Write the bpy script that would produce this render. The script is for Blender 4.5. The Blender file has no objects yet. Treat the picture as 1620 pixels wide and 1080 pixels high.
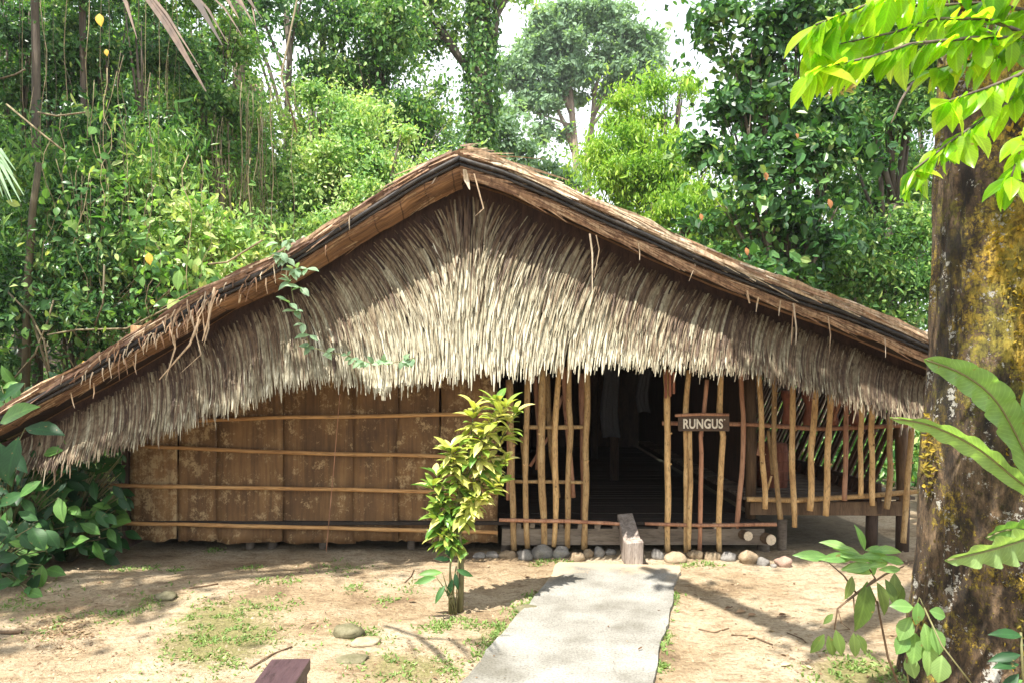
import bpy, math, random
import numpy as np
from mathutils import Vector, noise
R = math.radians
sc = bpy.context.scene
# ------------------------------------------------------------------ camera
CAMZ, HY, FP = 1.7, 590.0, 1080.0        # camera height, horizon row, focal length in pixels of the 1620 px photograph
cd = bpy.data.cameras.new('camera'); cam = bpy.data.objects.new('camera', cd); sc.collection.objects.link(cam)
cam.location = (0, 0, CAMZ); cam.rotation_euler = (R(90), 0, 0)
cd.sensor_width = 36; cd.lens = 24; cd.shift_y = (HY - 540) / 1620; cd.clip_start = .05; cd.clip_end = 2000
sc.camera = cam
# ------------------------------------------------------------------ light
ELEV, AZ = 62.0, 35.0                     # sun high behind the camera, a little to its left
w = bpy.data.worlds.new('World'); sc.world = w; w.use_nodes = True
nt = w.node_tree; bg = nt.nodes['Background']
sky = nt.nodes.new('ShaderNodeTexSky'); sky.sky_type = 'NISHITA'; sky.sun_disc = False
sky.sun_elevation = R(ELEV); sky.sun_rotation = R(180 + AZ); sky.air_density = 1.0; sky.dust_density = 2.5
tc = nt.nodes.new('ShaderNodeTexCoord'); cn = nt.nodes.new('ShaderNodeTexNoise'); cn.inputs['Scale'].default_value = 3.0
cn.inputs['Detail'].default_value = 8
cr = nt.nodes.new('ShaderNodeValToRGB'); cr.color_ramp.elements[0].position = .22; cr.color_ramp.elements[1].position = .50
cmx = nt.nodes.new('ShaderNodeMixRGB'); cmx.inputs[2].default_value = (8.6, 9.0, 9.5, 1)
nt.links.new(tc.outputs['Generated'], cn.inputs['Vector']); nt.links.new(cn.outputs['Fac'], cr.inputs['Fac'])
nt.links.new(cr.outputs['Color'], cmx.inputs[0]); nt.links.new(sky.outputs[0], cmx.inputs[1]); nt.links.new(cmx.outputs[0], bg.inputs['Color'])
bg.inputs['Strength'].default_value = .08
ld = bpy.data.lights.new('sun', 'SUN'); ld.energy = 4.4; ld.angle = R(.5); ld.color = (1, .95, .86)
lo = bpy.data.objects.new('sun', ld); sc.collection.objects.link(lo)
SV = Vector((-math.sin(R(AZ)) * math.cos(R(ELEV)), -math.cos(R(AZ)) * math.cos(R(ELEV)), math.sin(R(ELEV))))
lo.rotation_euler = SV.to_track_quat('Z', 'Y').to_euler(); lo.location = SV * 30
sc.view_settings.view_transform = 'Standard'; sc.view_settings.look = 'None'
sc.view_settings.gamma = 1; sc.view_settings.exposure = 1.5
sc.cycles.max_bounces = 8; sc.cycles.transparent_max_bounces = 8; sc.cycles.use_denoising = True

rng = np.random.default_rng(7); rd = random.Random(11)
C = sc.collection.objects

def W(px, py, Y): return Vector(((px - 810) * Y / FP, Y, CAMZ + (HY - py) * Y / FP))

def tag(o, label=None, cat=None, group=None, kind=None):
    if label: o['label'] = label
    if cat: o['category'] = cat
    if group: o['group'] = group
    if kind: o['kind'] = kind
    return o

def thing(name, label, cat, loc=(0, 0, 0), group=None):
    o = bpy.data.objects.new(name, None); C.link(o); o.location = loc; o.empty_display_size = .1
    return tag(o, label, cat, group)

# ------------------------------------------------------------------ mesh builder
class MB:
    def __init__(s): s.v = []; s.f = []; s.r = []; s.n = 0
    def add(s, vs, fs, r=None):
        b = len(s.v); s.v += [tuple(p) for p in vs]; s.f += [tuple(i + b for i in f) for f in fs]
        if r is None: r = rd.random()
        s.r += [r] * len(vs) if not isinstance(r, (list, tuple)) else list(r)
    def tube(s, pts, rad, n=7, r=None, cap=True):
        pts = [Vector(p) for p in pts]; m = len(pts)
        if not isinstance(rad, (list, tuple)): rad = [rad] * m
        vs = []; fs = []; u = None
        for i, p in enumerate(pts):
            d = (pts[min(i + 1, m - 1)] - pts[max(i - 1, 0)])
            d = d.normalized() if d.length > 1e-9 else Vector((0, 0, 1))
            if u is None:
                u = d.cross(Vector((0, 1, 0)) if abs(d.y) < .9 else Vector((1, 0, 0))).normalized()
            else:
                u = (u - d * u.dot(d)).normalized()
            q = d.cross(u)
            for k in range(n):
                a = 2 * math.pi * k / n
                vs.append(p + (u * math.cos(a) + q * math.sin(a)) * rad[i])
        for i in range(m - 1):
            for k in range(n):
                a = i * n + k; b = i * n + (k + 1) % n
                fs.append((a, b, b + n, a + n))
        if cap: fs.append(tuple(range(n - 1, -1, -1))); fs.append(tuple((m - 1) * n + k for k in range(n)))
        s.add(vs, fs, r)
    def box(s, c, sz, rot=None, r=None, jit=0):
        c = Vector(c); vs = []
        for x in (-1, 1):
            for y in (-1, 1):
                for z in (-1, 1):
                    p = Vector((x * sz[0] / 2, y * sz[1] / 2, z * sz[2] / 2))
                    if jit: p += Vector([rd.uniform(-jit, jit) for _ in range(3)])
                    if rot: p = rot @ p
                    vs.append(c + p)
        s.add(vs, [(0, 1, 3, 2), (4, 6, 7, 5), (0, 4, 5, 1), (2, 3, 7, 6), (0, 2, 6, 4), (1, 5, 7, 3)], r)
    def strip(s, pts, wid, side, r=None, fold=0):
        """flat blade along pts, half width wid[i] to either side of vector side"""
        side = Vector(side).normalized(); vs = []; fs = []
        for p, h in zip(pts, wid):
            p = Vector(p); vs += [p - side * h, p + side * h]
        for i in range(len(pts) - 1): fs.append((2 * i, 2 * i + 1, 2 * i + 3, 2 * i + 2))
        s.add(vs, fs, r)
    def build(s, name, mat, parent=None, smooth=False, world=True):
        me = bpy.data.meshes.new(name)
        off = Vector(parent_world(parent)) if parent else Vector((0, 0, 0))
        v = [(a - off.x, b - off.y, c - off.z) for a, b, c in s.v]
        me.from_pydata(v, [], s.f); me.materials.append(mat)
        at = me.attributes.new('r', 'FLOAT', 'POINT'); at.data.foreach_set('value', s.r)
        if smooth: me.polygons.foreach_set('use_smooth', [True] * len(me.polygons))
        me.update()
        o = bpy.data.objects.new(name, me); C.link(o); o.parent = parent
        return o

def parent_world(p):
    l = Vector((0, 0, 0))
    while p: l += p.location; p = p.parent
    return l

def np_mesh(name, V, F, rv, mat, parent=None, smooth=False):
    """V (n,3), F (m,k) all same k"""
    me = bpy.data.meshes.new(name); n = len(V); m, k = F.shape
    off = np.array(parent_world(parent)) if parent else np.zeros(3)
    me.vertices.add(n); me.vertices.foreach_set('co', (V - off).astype(np.float32).ravel())
    me.loops.add(m * k); me.loops.foreach_set('vertex_index', F.astype(np.int32).ravel())
    me.polygons.add(m); me.polygons.foreach_set('loop_start', np.arange(m, dtype=np.int32) * k)
    me.polygons.foreach_set('use_smooth', np.full(m, smooth))
    me.update(calc_edges=True)
    at = me.attributes.new('r', 'FLOAT', 'POINT'); at.data.foreach_set('value', rv.astype(np.float32))
    me.materials.append(mat)
    o = bpy.data.objects.new(name, me); C.link(o); o.parent = parent
    return o

def nrm(a): return a / (np.linalg.norm(a, axis=1, keepdims=True) + 1e-9)

def leaf_mesh(name, pos, ax, nor, ln, wd, rv, mat, parent=None, fine=False):
    """leaves: base at pos, pointing along ax, facing nor"""
    ax = nrm(ax); nor = nrm(nor - ax * (ax * nor).sum(1, keepdims=True)); sd = np.cross(ax, nor)
    ln = ln[:, None]; wd = wd[:, None]; n = len(pos)
    if fine:
        # t, side, drop (fraction of length)
        # t, side, lift (fraction of length): midrib, then the two scalloped halves
        mid = [(0, 0, 0), (.12, 0, .0), (.30, 0, .0), (.50, 0, -.015), (.70, 0, -.05), (.87, 0, -.1), (1, 0, -.16)]
        wv = [(.12, .42, .025), (.30, .88, .045), (.50, 1, .045), (.70, .80, .0), (.87, .38, -.07)]
        T = mid + [(t - .0, a, b) for t, a, b in wv] + [(t + .0, -a, b) for t, a, b in wv]
        Fs = []
        for o_, sg in ((7, 1), (12, -1)):
            q_ = [(0, 1, o_)] + [x for i_ in range(4) for x in ((i_ + 1, i_ + 2, o_ + i_), (i_ + 2, o_ + i_ + 1, o_ + i_))] + [(5, 6, o_ + 4)]
            Fs += [t_ if sg > 0 else t_[::-1] for t_ in q_]
    else:
        T = [(0, 0, 0), (.24, .85, .05), (.62, .85, .03), (1, 0, -.1), (.62, -.85, .03), (.24, -.85, .05)]
        Fs = [(0, 1, 2), (0, 2, 3), (0, 3, 4), (0, 4, 5)]
    k = len(T)
    V = np.stack([pos + ax * ln * t + sd * wd * s * .5 + nor * ln * d for t, s, d in T], 1).reshape(-1, 3)
    F = (np.array(Fs)[None] + (np.arange(n) * k)[:, None, None]).reshape(-1, 3)
    o = np_mesh(name, V, F, np.repeat(rv, k), mat, parent, smooth=fine)
    if fine:
        TA = np.array(T)
        for an, val in (('along', TA[:, 0]), ('rib', 1 - np.abs(TA[:, 1]))):
            at = o.data.attributes.new(an, 'FLOAT', 'POINT'); at.data.foreach_set('value', np.tile(val, n).astype(np.float32))
    return o

# ------------------------------------------------------------------ materials
def new_mat(name):
    m = bpy.data.materials.new(name); m.use_nodes = True; t = m.node_tree
    return m, t, t.nodes, t.links, t.nodes['Principled BSDF'], t.nodes['Material Output']
def ramp(N, els):
    r = N.new('ShaderNodeValToRGB'); e = r.color_ramp.elements
    while len(e) < len(els): e.new(.5)
    for a, (p, c) in zip(e, els): a.position = p; a.color = (*c, 1)
    return r
def noisen(N, L, scale, detail=5, rough=.6, vec=None, stretch=None, dist=0):
    n = N.new('ShaderNodeTexNoise'); n.inputs['Scale'].default_value = scale; n.inputs['Detail'].default_value = detail
    n.inputs['Roughness'].default_value = rough; n.inputs['Distortion'].default_value = dist
    g = N.new('ShaderNodeNewGeometry') if vec is None else None
    src = g.outputs['Position'] if g else vec
    if stretch:
        mp = N.new('ShaderNodeMapping'); mp.inputs['Scale'].default_value = stretch
        L.new(src, mp.inputs['Vector']); src = mp.outputs[0]
    L.new(src, n.inputs['Vector']); return n
def mixc(N, L, fac, a, b, mode='MIX'):
    m = N.new('ShaderNodeMixRGB'); m.blend_type = mode
    for i, x in ((0, fac), (1, a), (2, b)):
        if isinstance(x, (int, float)): m.inputs[i].default_value = x
        elif isinstance(x, tuple): m.inputs[i].default_value = (*x, 1)
        else: L.new(x, m.inputs[i])
    return m.outputs[0]
def bump(N, L, P, h, strength=.5, dist=.01):
    b = N.new('ShaderNodeBump'); b.inputs['Strength'].default_value = strength; b.inputs['Distance'].default_value = dist
    L.new(h, b.inputs['Height']); L.new(b.outputs[0], P.inputs['Normal']); return b

def leaf_mat(name, cols, trans=.35, rough=.42, tcol=1.35, blem=True):
    m, t, N, L, P, O = new_mat(name)
    a = N.new('ShaderNodeAttribute'); a.attribute_name = 'r'
    r = ramp(N, [(i / (len(cols) - 1) if len(cols) > 1 else 0, c) for i, c in enumerate(cols)])
    L.new(a.outputs['Fac'], r.inputs['Fac'])
    n = noisen(N, L, 9, 3); nr = ramp(N, [(.3, (.75, .75, .75)), (.7, (1.2, 1.2, 1.15))]); L.new(n.outputs['Fac'], nr.inputs['Fac'])
    c = mixc(N, L, 1.0, r.outputs[0], nr.outputs[0], 'MULTIPLY')
    al = N.new('ShaderNodeAttribute'); al.attribute_name = 'along'; rb = N.new('ShaderNodeAttribute'); rb.attribute_name = 'rib'
    v1 = N.new('ShaderNodeMath'); v1.operation = 'MULTIPLY_ADD'; L.new(rb.outputs['Fac'], v1.inputs[0]); v1.inputs[1].default_value = .30; L.new(al.outputs['Fac'], v1.inputs[2])
    v2 = N.new('ShaderNodeMath'); v2.operation = 'MULTIPLY'; L.new(v1.outputs[0], v2.inputs[0]); v2.inputs[1].default_value = 10
    v3 = N.new('ShaderNodeMath'); v3.operation = 'FRACT'; L.new(v2.outputs[0], v3.inputs[0])
    vr = ramp(N, [(.78, (0,) * 3), (.9, (.45,) * 3)]); L.new(v3.outputs[0], vr.inputs['Fac']); rr_ = ramp(N, [(.86, (0,) * 3), (.95, (.7,) * 3)]); L.new(rb.outputs['Fac'], rr_.inputs['Fac'])
    vm = N.new('ShaderNodeMath'); vm.operation = 'MAXIMUM'; L.new(vr.outputs[0], vm.inputs[0]); L.new(rr_.outputs[0], vm.inputs[1])
    lt_ = mixc(N, L, 1.0, c, (1.5, 1.45, 1.5), 'MULTIPLY'); c = mixc(N, L, vm.outputs[0], c, lt_)
    bt_ = noisen(N, L, 30, 3, .6); br_ = ramp(N, [(.66, (0,) * 3), (.70, (.8,) * 3)]); L.new(bt_.outputs['Fac'], br_.inputs['Fac'])
    if blem: c = mixc(N, L, br_.outputs[0], c, (.20, .14, .05))
    L.new(c, P.inputs['Base Color']); P.inputs['Roughness'].default_value = rough; P.inputs['Specular IOR Level'].default_value = .32
    tr = N.new('ShaderNodeBsdfTranslucent'); tcx = mixc(N, L, 1.0, c, (tcol * 1.15, tcol * 1.25, tcol * .45), 'MULTIPLY')
    L.new(tcx, tr.inputs['Color'])
    mx = N.new('ShaderNodeMixShader'); mx.inputs[0].default_value = trans
    L.new(P.outputs[0], mx.inputs[1]); L.new(tr.outputs[0], mx.inputs[2]); L.new(mx.outputs[0], O.inputs['Surface'])
    return m
def wood_mat(name, cols, rough=.8, scale=14, stretch=(1, 1, .12), bstr=.5, rvar=.5, bd=.006):
    m, t, N, L, P, O = new_mat(name)
    n = noisen(N, L, scale, 8, .65, stretch=stretch, dist=.4)
    r = ramp(N, [(.25 + .5 * i / (len(cols) - 1), c) for i, c in enumerate(cols)]); L.new(n.outputs['Fac'], r.inputs['Fac'])
    a = N.new('ShaderNodeAttribute'); a.attribute_name = 'r'
    rr = ramp(N, [(0, (1 - rvar,) * 3), (1, (1 + rvar * .6,) * 3)]); L.new(a.outputs['Fac'], rr.inputs['Fac'])
    c = mixc(N, L, 1.0, r.outputs[0], rr.outputs[0], 'MULTIPLY')
    n2 = noisen(N, L, scale * 5, 4, .6, stretch=stretch); sp = ramp(N, [(.30, (.35, .33, .3)), (.5, (1, 1, 1))]); L.new(n2.outputs['Fac'], sp.inputs['Fac'])
    c = mixc(N, L, .8, c, sp.outputs[0], 'MULTIPLY')
    L.new(c, P.inputs['Base Color']); P.inputs['Roughness'].default_value = rough
    bump(N, L, P, n2.outputs['Fac'], bstr, bd); return m

M = {}
M['pole'] = wood_mat('pole_wood', [(.26, .14, .055), (.50, .32, .14), (.64, .46, .24)], rvar=.45, stretch=(1, 1, .3), scale=16)
M['redpole'] = wood_mat('red_pole_wood', [(.22, .09, .05), (.42, .21, .12), (.5, .3, .19)], rvar=.3)
M['rail'] = wood_mat('split_bamboo', [(.26, .12, .04), (.44, .24, .09), (.5, .32, .15)], stretch=(.12, 1, 1), rvar=.3)
M['greywood'] = wood_mat('weathered_grey_wood', [(.07, .05, .04), (.15, .12, .09), (.24, .2, .16)], stretch=(.15, .6, 1), rvar=.4)
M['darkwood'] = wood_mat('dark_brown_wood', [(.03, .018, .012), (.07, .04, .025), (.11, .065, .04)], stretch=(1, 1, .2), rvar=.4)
M['post'] = wood_mat('post_bark', [(.06, .035, .02), (.14, .085, .045), (.24, .16, .09)], rvar=.3)
M['black'] = wood_mat('black_pole', [(.008, .007, .007), (.022, .018, .016), (.07, .055, .045)], rough=.65, rvar=.3)
M['sooty'] = wood_mat('sooty_floor', [(.012, .008, .006), (.026, .018, .013), (.045, .03, .022)], rvar=.3)  # dimness of the interior put into near-black floor boards
M['strand'] = None
def straw_mat(name, cols, rough=.7, trans=.12):
    m, t, N, L, P, O = new_mat(name)
    a = N.new('ShaderNodeAttribute'); a.attribute_name = 'r'
    r = ramp(N, [(i / (len(cols) - 1), c) for i, c in enumerate(cols)]); L.new(a.outputs['Fac'], r.inputs['Fac'])
    n = noisen(N, L, 40, 4, .6, stretch=(1, 1, .25)); nr = ramp(N, [(.3, (.45, .4, .35)), (.6, (1.1, 1.1, 1.1))]); L.new(n.outputs['Fac'], nr.inputs['Fac'])
    c = mixc(N, L, 1.0, r.outputs[0], nr.outputs[0], 'MULTIPLY')
    L.new(c, P.inputs['Base Color']); P.inputs['Roughness'].default_value = rough
    tr = N.new('ShaderNodeBsdfTranslucent'); L.new(c, tr.inputs['Color'])
    mx = N.new('ShaderNodeMixShader'); mx.inputs[0].default_value = trans
    L.new(P.outputs[0], mx.inputs[1]); L.new(tr.outputs[0], mx.inputs[2]); L.new(mx.outputs[0], O.inputs['Surface'])
    return m
M['thatch'] = straw_mat('weathered_thatch', [(.055, .03, .018), (.145, .095, .055), (.26, .22, .14), (.365, .335, .235), (.47, .435, .325), (.56, .535, .42)])
M['straw'] = straw_mat('roof_straw', [(.15, .08, .05), (.38, .23, .13), (.55, .42, .28), (.62, .53, .40)])
M['backing'] = wood_mat('thatch_backing', [(.022, .010, .007), (.05, .024, .016), (.09, .045, .03)], stretch=(1, 1, .1))  # near-black, so the shade under the roof is in the colour
# leaf band under the roof edge: fibres along the slope, stitched seams across it
def band_mat():
    m, t, N, L, P, O = new_mat('stitched_leaf_band')
    tcn = N.new('ShaderNodeUVMap'); 
    n = noisen(N, L, 1, 8, .7, vec=tcn.outputs[0], stretch=(2.2, 60, 1), dist=.25)
    r = ramp(N, [(.32, (.05, .024, .012)), (.5, (.22, .115, .052)), (.7, (.42, .26, .14))]); L.new(n.outputs['Fac'], r.inputs['Fac'])
    n3 = noisen(N, L, 1.3, 3, .6, vec=tcn.outputs[0], stretch=(1.2, 6, 1)); r3 = ramp(N, [(.35, (.55, .5, .46)), (.65, (1.15, 1.1, 1.05))]); L.new(n3.outputs['Fac'], r3.inputs['Fac'])
    c = mixc(N, L, 1.0, r.outputs[0], r3.outputs[0], 'MULTIPLY')
    n4 = noisen(N, L, 3, 2, .5, vec=tcn.outputs[0])
    sx = N.new('ShaderNodeSeparateXYZ'); L.new(tcn.outputs[0], sx.inputs[0])
    ad = N.new('ShaderNodeMath'); ad.operation = 'MULTIPLY_ADD'; L.new(n4.outputs['Fac'], ad.inputs[0]); ad.inputs[1].default_value = .09; L.new(sx.outputs['X'], ad.inputs[2])
    ml = N.new('ShaderNodeMath'); ml.operation = 'MULTIPLY'; L.new(ad.outputs[0], ml.inputs[0]); ml.inputs[1].default_value = 4.2
    fr = N.new('ShaderNodeMath'); fr.operation = 'FRACT'; L.new(ml.outputs[0], fr.inputs[0])
    sr = ramp(N, [(0, (.12, .08, .06)), (.03, (.3, .2, .15)), (.06, (1, 1, 1))]); L.new(fr.outputs[0], sr.inputs['Fac'])
    c = mixc(N, L, .85, c, sr.outputs[0], 'MULTIPLY')
    L.new(c, P.inputs['Base Color']); P.inputs['Roughness'].default_value = .8
    bump(N, L, P, n.outputs['Fac'], .8, .01); return m
M['band'] = band_mat()
def bark_panel_mat():
    m, t, N, L, P, O = new_mat('flattened_bark')
    n = noisen(N, L, 3.2, 6, .6, stretch=(1, 1, .7)); base = ramp(N, [(.3, (.10, .05, .018)), (.55, (.19, .10, .036)), (.8, (.27, .155, .06))]); L.new(n.outputs['Fac'], base.inputs['Fac'])
    a = N.new('ShaderNodeAttribute'); a.attribute_name = 'r'
    rr = ramp(N, [(0, (.88,) * 3), (1, (1.12,) * 3)]); L.new(a.outputs['Fac'], rr.inputs['Fac'])
    c = mixc(N, L, 1.0, base.outputs[0], rr.outputs[0], 'MULTIPLY')
    vs_ = noisen(N, L, 3.4, 1, .5, stretch=(1, 1, .02)); vr = ramp(N, [(.44, (.82, .8, .78)), (.46, (1.02, 1.02, 1.02)), (.56, (1.06, 1.05, 1.04)), (.58, (.88, .88, .88))]); L.new(vs_.outputs['Fac'], vr.inputs['Fac'])
    c = mixc(N, L, 1.0, c, vr.outputs[0], 'MULTIPLY')
    big = noisen(N, L, 6.5, 4, .7); sm = noisen(N, L, 46, 9, .85, stretch=(1, 1, .8), dist=.5)
    ad = N.new('ShaderNodeMath'); ad.operation = 'ADD'; L.new(big.outputs['Fac'], ad.inputs[0]); L.new(sm.outputs['Fac'], ad.inputs[1])
    ar = N.new('ShaderNodeMath'); ar.operation = 'MULTIPLY_ADD'; L.new(a.outputs['Fac'], ar.inputs[0]); ar.inputs[1].default_value = .14; L.new(ad.outputs[0], ar.inputs[2])
    mr = ramp(N, [(0, (0,) * 3), (1, (1,) * 3)]); mr.color_ramp.elements[0].position = 0.545; mr.color_ramp.elements[1].position = .59
    dv = N.new('ShaderNodeMath'); dv.operation = 'MULTIPLY'; dv.inputs[1].default_value = .5; L.new(ar.outputs[0], dv.inputs[0]); L.new(dv.outputs[0], mr.inputs['Fac'])
    c = mixc(N, L, mr.outputs[0], c, (.36, .25, .125))
    fib = noisen(N, L, 30, 5, .6, stretch=(1, 1, .05)); fr = ramp(N, [(.35, (.5, .45, .4)), (.55, (1, 1, 1))]); L.new(fib.outputs['Fac'], fr.inputs['Fac'])
    c = mixc(N, L, .7, c, fr.outputs[0], 'MULTIPLY')
    L.new(c, P.inputs['Base Color']); P.inputs['Roughness'].default_value = .75
    bump(N, L, P, sm.outputs['Fac'], .6, .01); return m
M['bark_panel'] = bark_panel_mat()
def trunk_mat():
    m, t, N, L, P, O = new_mat('mossy_lichen_bark')
    def summ(k, *xs):
        o = xs[0]
        for x in xs[1:]:
            ad = N.new('ShaderNodeMath'); ad.operation = 'ADD'; L.new(o, ad.inputs[0]); L.new(x, ad.inputs[1]); o = ad.outputs[0]
        h = N.new('ShaderNodeMath'); h.operation = 'MULTIPLY'; h.inputs[1].default_value = k; L.new(o, h.inputs[0]); return h.outputs[0]
    n = noisen(N, L, 9, 10, .72, stretch=(1, 1, .32), dist=.3); base = ramp(N, [(.36, (.03, .019, .012)), (.5, (.115, .072, .037)), (.62, (.22, .15, .088)), (.72, (.36, .27, .19))]); L.new(n.outputs['Fac'], base.inputs['Fac'])
    g = N.new('ShaderNodeNewGeometry'); sx = N.new('ShaderNodeSeparateXYZ'); L.new(g.outputs['Position'], sx.inputs[0])
    def mrng(o, a, b, c, d):
        x = N.new('ShaderNodeMapRange'); x.inputs[1].default_value = a; x.inputs[2].default_value = b; x.inputs[3].default_value = c; x.inputs[4].default_value = d; L.new(o, x.inputs[0]); return x.outputs[0]
    gx = mrng(sx.outputs['X'], 2.3, 2.75, -.10, .20); gz = mrng(sx.outputs['Z'], .3, 3.0, -.02, .05)
    b = noisen(N, L, 2.6, 4, .6, stretch=(1, 1, .75)); s = noisen(N, L, 85, 6, .8); s2 = noisen(N, L, 22, 5, .7)
    hf = summ(.3333, b.outputs['Fac'], s.outputs['Fac'], s2.outputs['Fac'], gx, gz)
    mr = ramp(N, [(.486, (0,) * 3), (.512, (1,) * 3)]); L.new(hf, mr.inputs['Fac'])
    f5 = noisen(N, L, 34, 8, .8, stretch=(1, 1, .4)); fr5 = ramp(N, [(.40, (.16, .14, .12)), (.5, (.9, .9, .9)), (.60, (1.6, 1.55, 1.5))]); L.new(f5.outputs['Fac'], fr5.inputs['Fac'])  # bark relief shading put into the colour: dark hollows, pale flakes
    mc = noisen(N, L, 5, 5, .65); mcr = ramp(N, [(.36, (.12, .105, .018)), (.48, (.24, .20, .03)), (.6, (.42, .29, .04)), (.7, (.60, .40, .06))]); L.new(mc.outputs['Fac'], mcr.inputs['Fac'])
    c = mixc(N, L, mr.outputs[0], base.outputs[0], mcr.outputs[0])
    c = mixc(N, L, .85, c, fr5.outputs[0], 'MULTIPLY')
    dk = noisen(N, L, 3.2, 5, .65, stretch=(1, 1, .45), dist=.5); dkr = ramp(N, [(.40, (.22, .2, .18)), (.47, (1, 1, 1))]); L.new(dk.outputs['Fac'], dkr.inputs['Fac']); c = mixc(N, L, 1.0, c, dkr.outputs[0], 'MULTIPLY')
    l1 = noisen(N, L, 4.2, 3, .55, stretch=(1, 1.3, .8)); l2 = noisen(N, L, 60, 6, .75); l3 = noisen(N, L, 16, 4, .6)
    lr = ramp(N, [(.560, (0,) * 3), (.570, (1,) * 3)]); L.new(summ(.3333, l1.outputs['Fac'], l2.outputs['Fac'], l3.outputs['Fac']), lr.inputs['Fac'])
    c = mixc(N, L, lr.outputs[0], c, (.55, .53, .47))
    L.new(c, P.inputs['Base Color']); P.inputs['Roughness'].default_value = .85
    bump(N, L, P, summ(.6, n.outputs['Fac'], f5.outputs['Fac'], s.outputs['Fac'], s2.outputs['Fac'], mr.outputs[0]), 1.0, .03); return m
M['trunk'] = trunk_mat()
M['bark'] = wood_mat('tree_bark', [(.035, .028, .02), (.095, .072, .05), (.19, .155, .11)], rvar=.3, scale=8)
M['paleb'] = wood_mat('pale_bark', [(.16, .11, .08), (.30, .22, .16), (.42, .33, .26)], rvar=.3, scale=4)
M['liana'] = wood_mat('liana_stem', [(.08, .06, .03), (.20, .16, .085), (.34, .28, .16)], rvar=.6)
M['jungle_dark'] = leaf_mat('dark_leaves', [(.010, .038, .012), (.025, .08, .024), (.055, .15, .045), (.12, .25, .065), (.28, .36, .13)], .35, .36)
M['jungle_mid'] = leaf_mat('mid_green_leaves', [(.022, .07, .018), (.055, .15, .038), (.12, .25, .065), (.23, .36, .10), (.44, .48, .20)], .38, .36)
M['jungle_pale'] = leaf_mat('pale_sunny_leaves', [(.06, .16, .045), (.16, .31, .09), (.30, .46, .15), (.46, .55, .22), (.62, .62, .36)], .38, .36)  # sunlit patches of the jungle are put into this paler leaf colour
M['lime'] = leaf_mat('yellow_green_leaves', [(.08, .20, .02), (.18, .34, .035), (.31, .46, .06), (.44, .52, .11)], .4, .4)
M['blue_green'] = leaf_mat('blue_green_leaves', [(.13, .22, .14), (.21, .33, .20), (.31, .43, .28)], .35, .6)  # pale bluish tone carries the domed tree's distance haze
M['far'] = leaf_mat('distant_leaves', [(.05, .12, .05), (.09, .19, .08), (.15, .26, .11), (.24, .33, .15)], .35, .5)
M['branch_leaf'] = leaf_mat('backlit_leaves', [(.07, .18, .012), (.15, .30, .015), (.24, .39, .02), (.30, .44, .03), (.38, .46, .04)], .62, .28, 1.7)
M['croton'] = leaf_mat('croton_leaves', [(.09, .20, .035), (.22, .32, .06), (.42, .42, .11), (.60, .55, .24)], .3, .3)
M['shrub_dark'] = leaf_mat('glossy_shrub_leaves', [(.006, .026, .008), (.012, .05, .014), (.022, .075, .02), (.045, .13, .03), (.12, .24, .05)], .25, .45)
M['fern'] = leaf_mat('fern_fronds', [(.10, .22, .06), (.16, .29, .09), (.24, .36, .14)], .4, .35)
M['yellow_leaf'] = leaf_mat('yellow_dead_leaves', [(.5, .28, .03), (.6, .42, .06)], .3, .6)
M['rust_leaf'] = leaf_mat('rusty_dead_leaves', [(.28, .10, .04), (.42, .2, .08)], .3, .6)
M['grass'] = leaf_mat('grass_blades', [(.10, .17, .04), (.17, .26, .07), (.26, .33, .12)], .3, .6)
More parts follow.
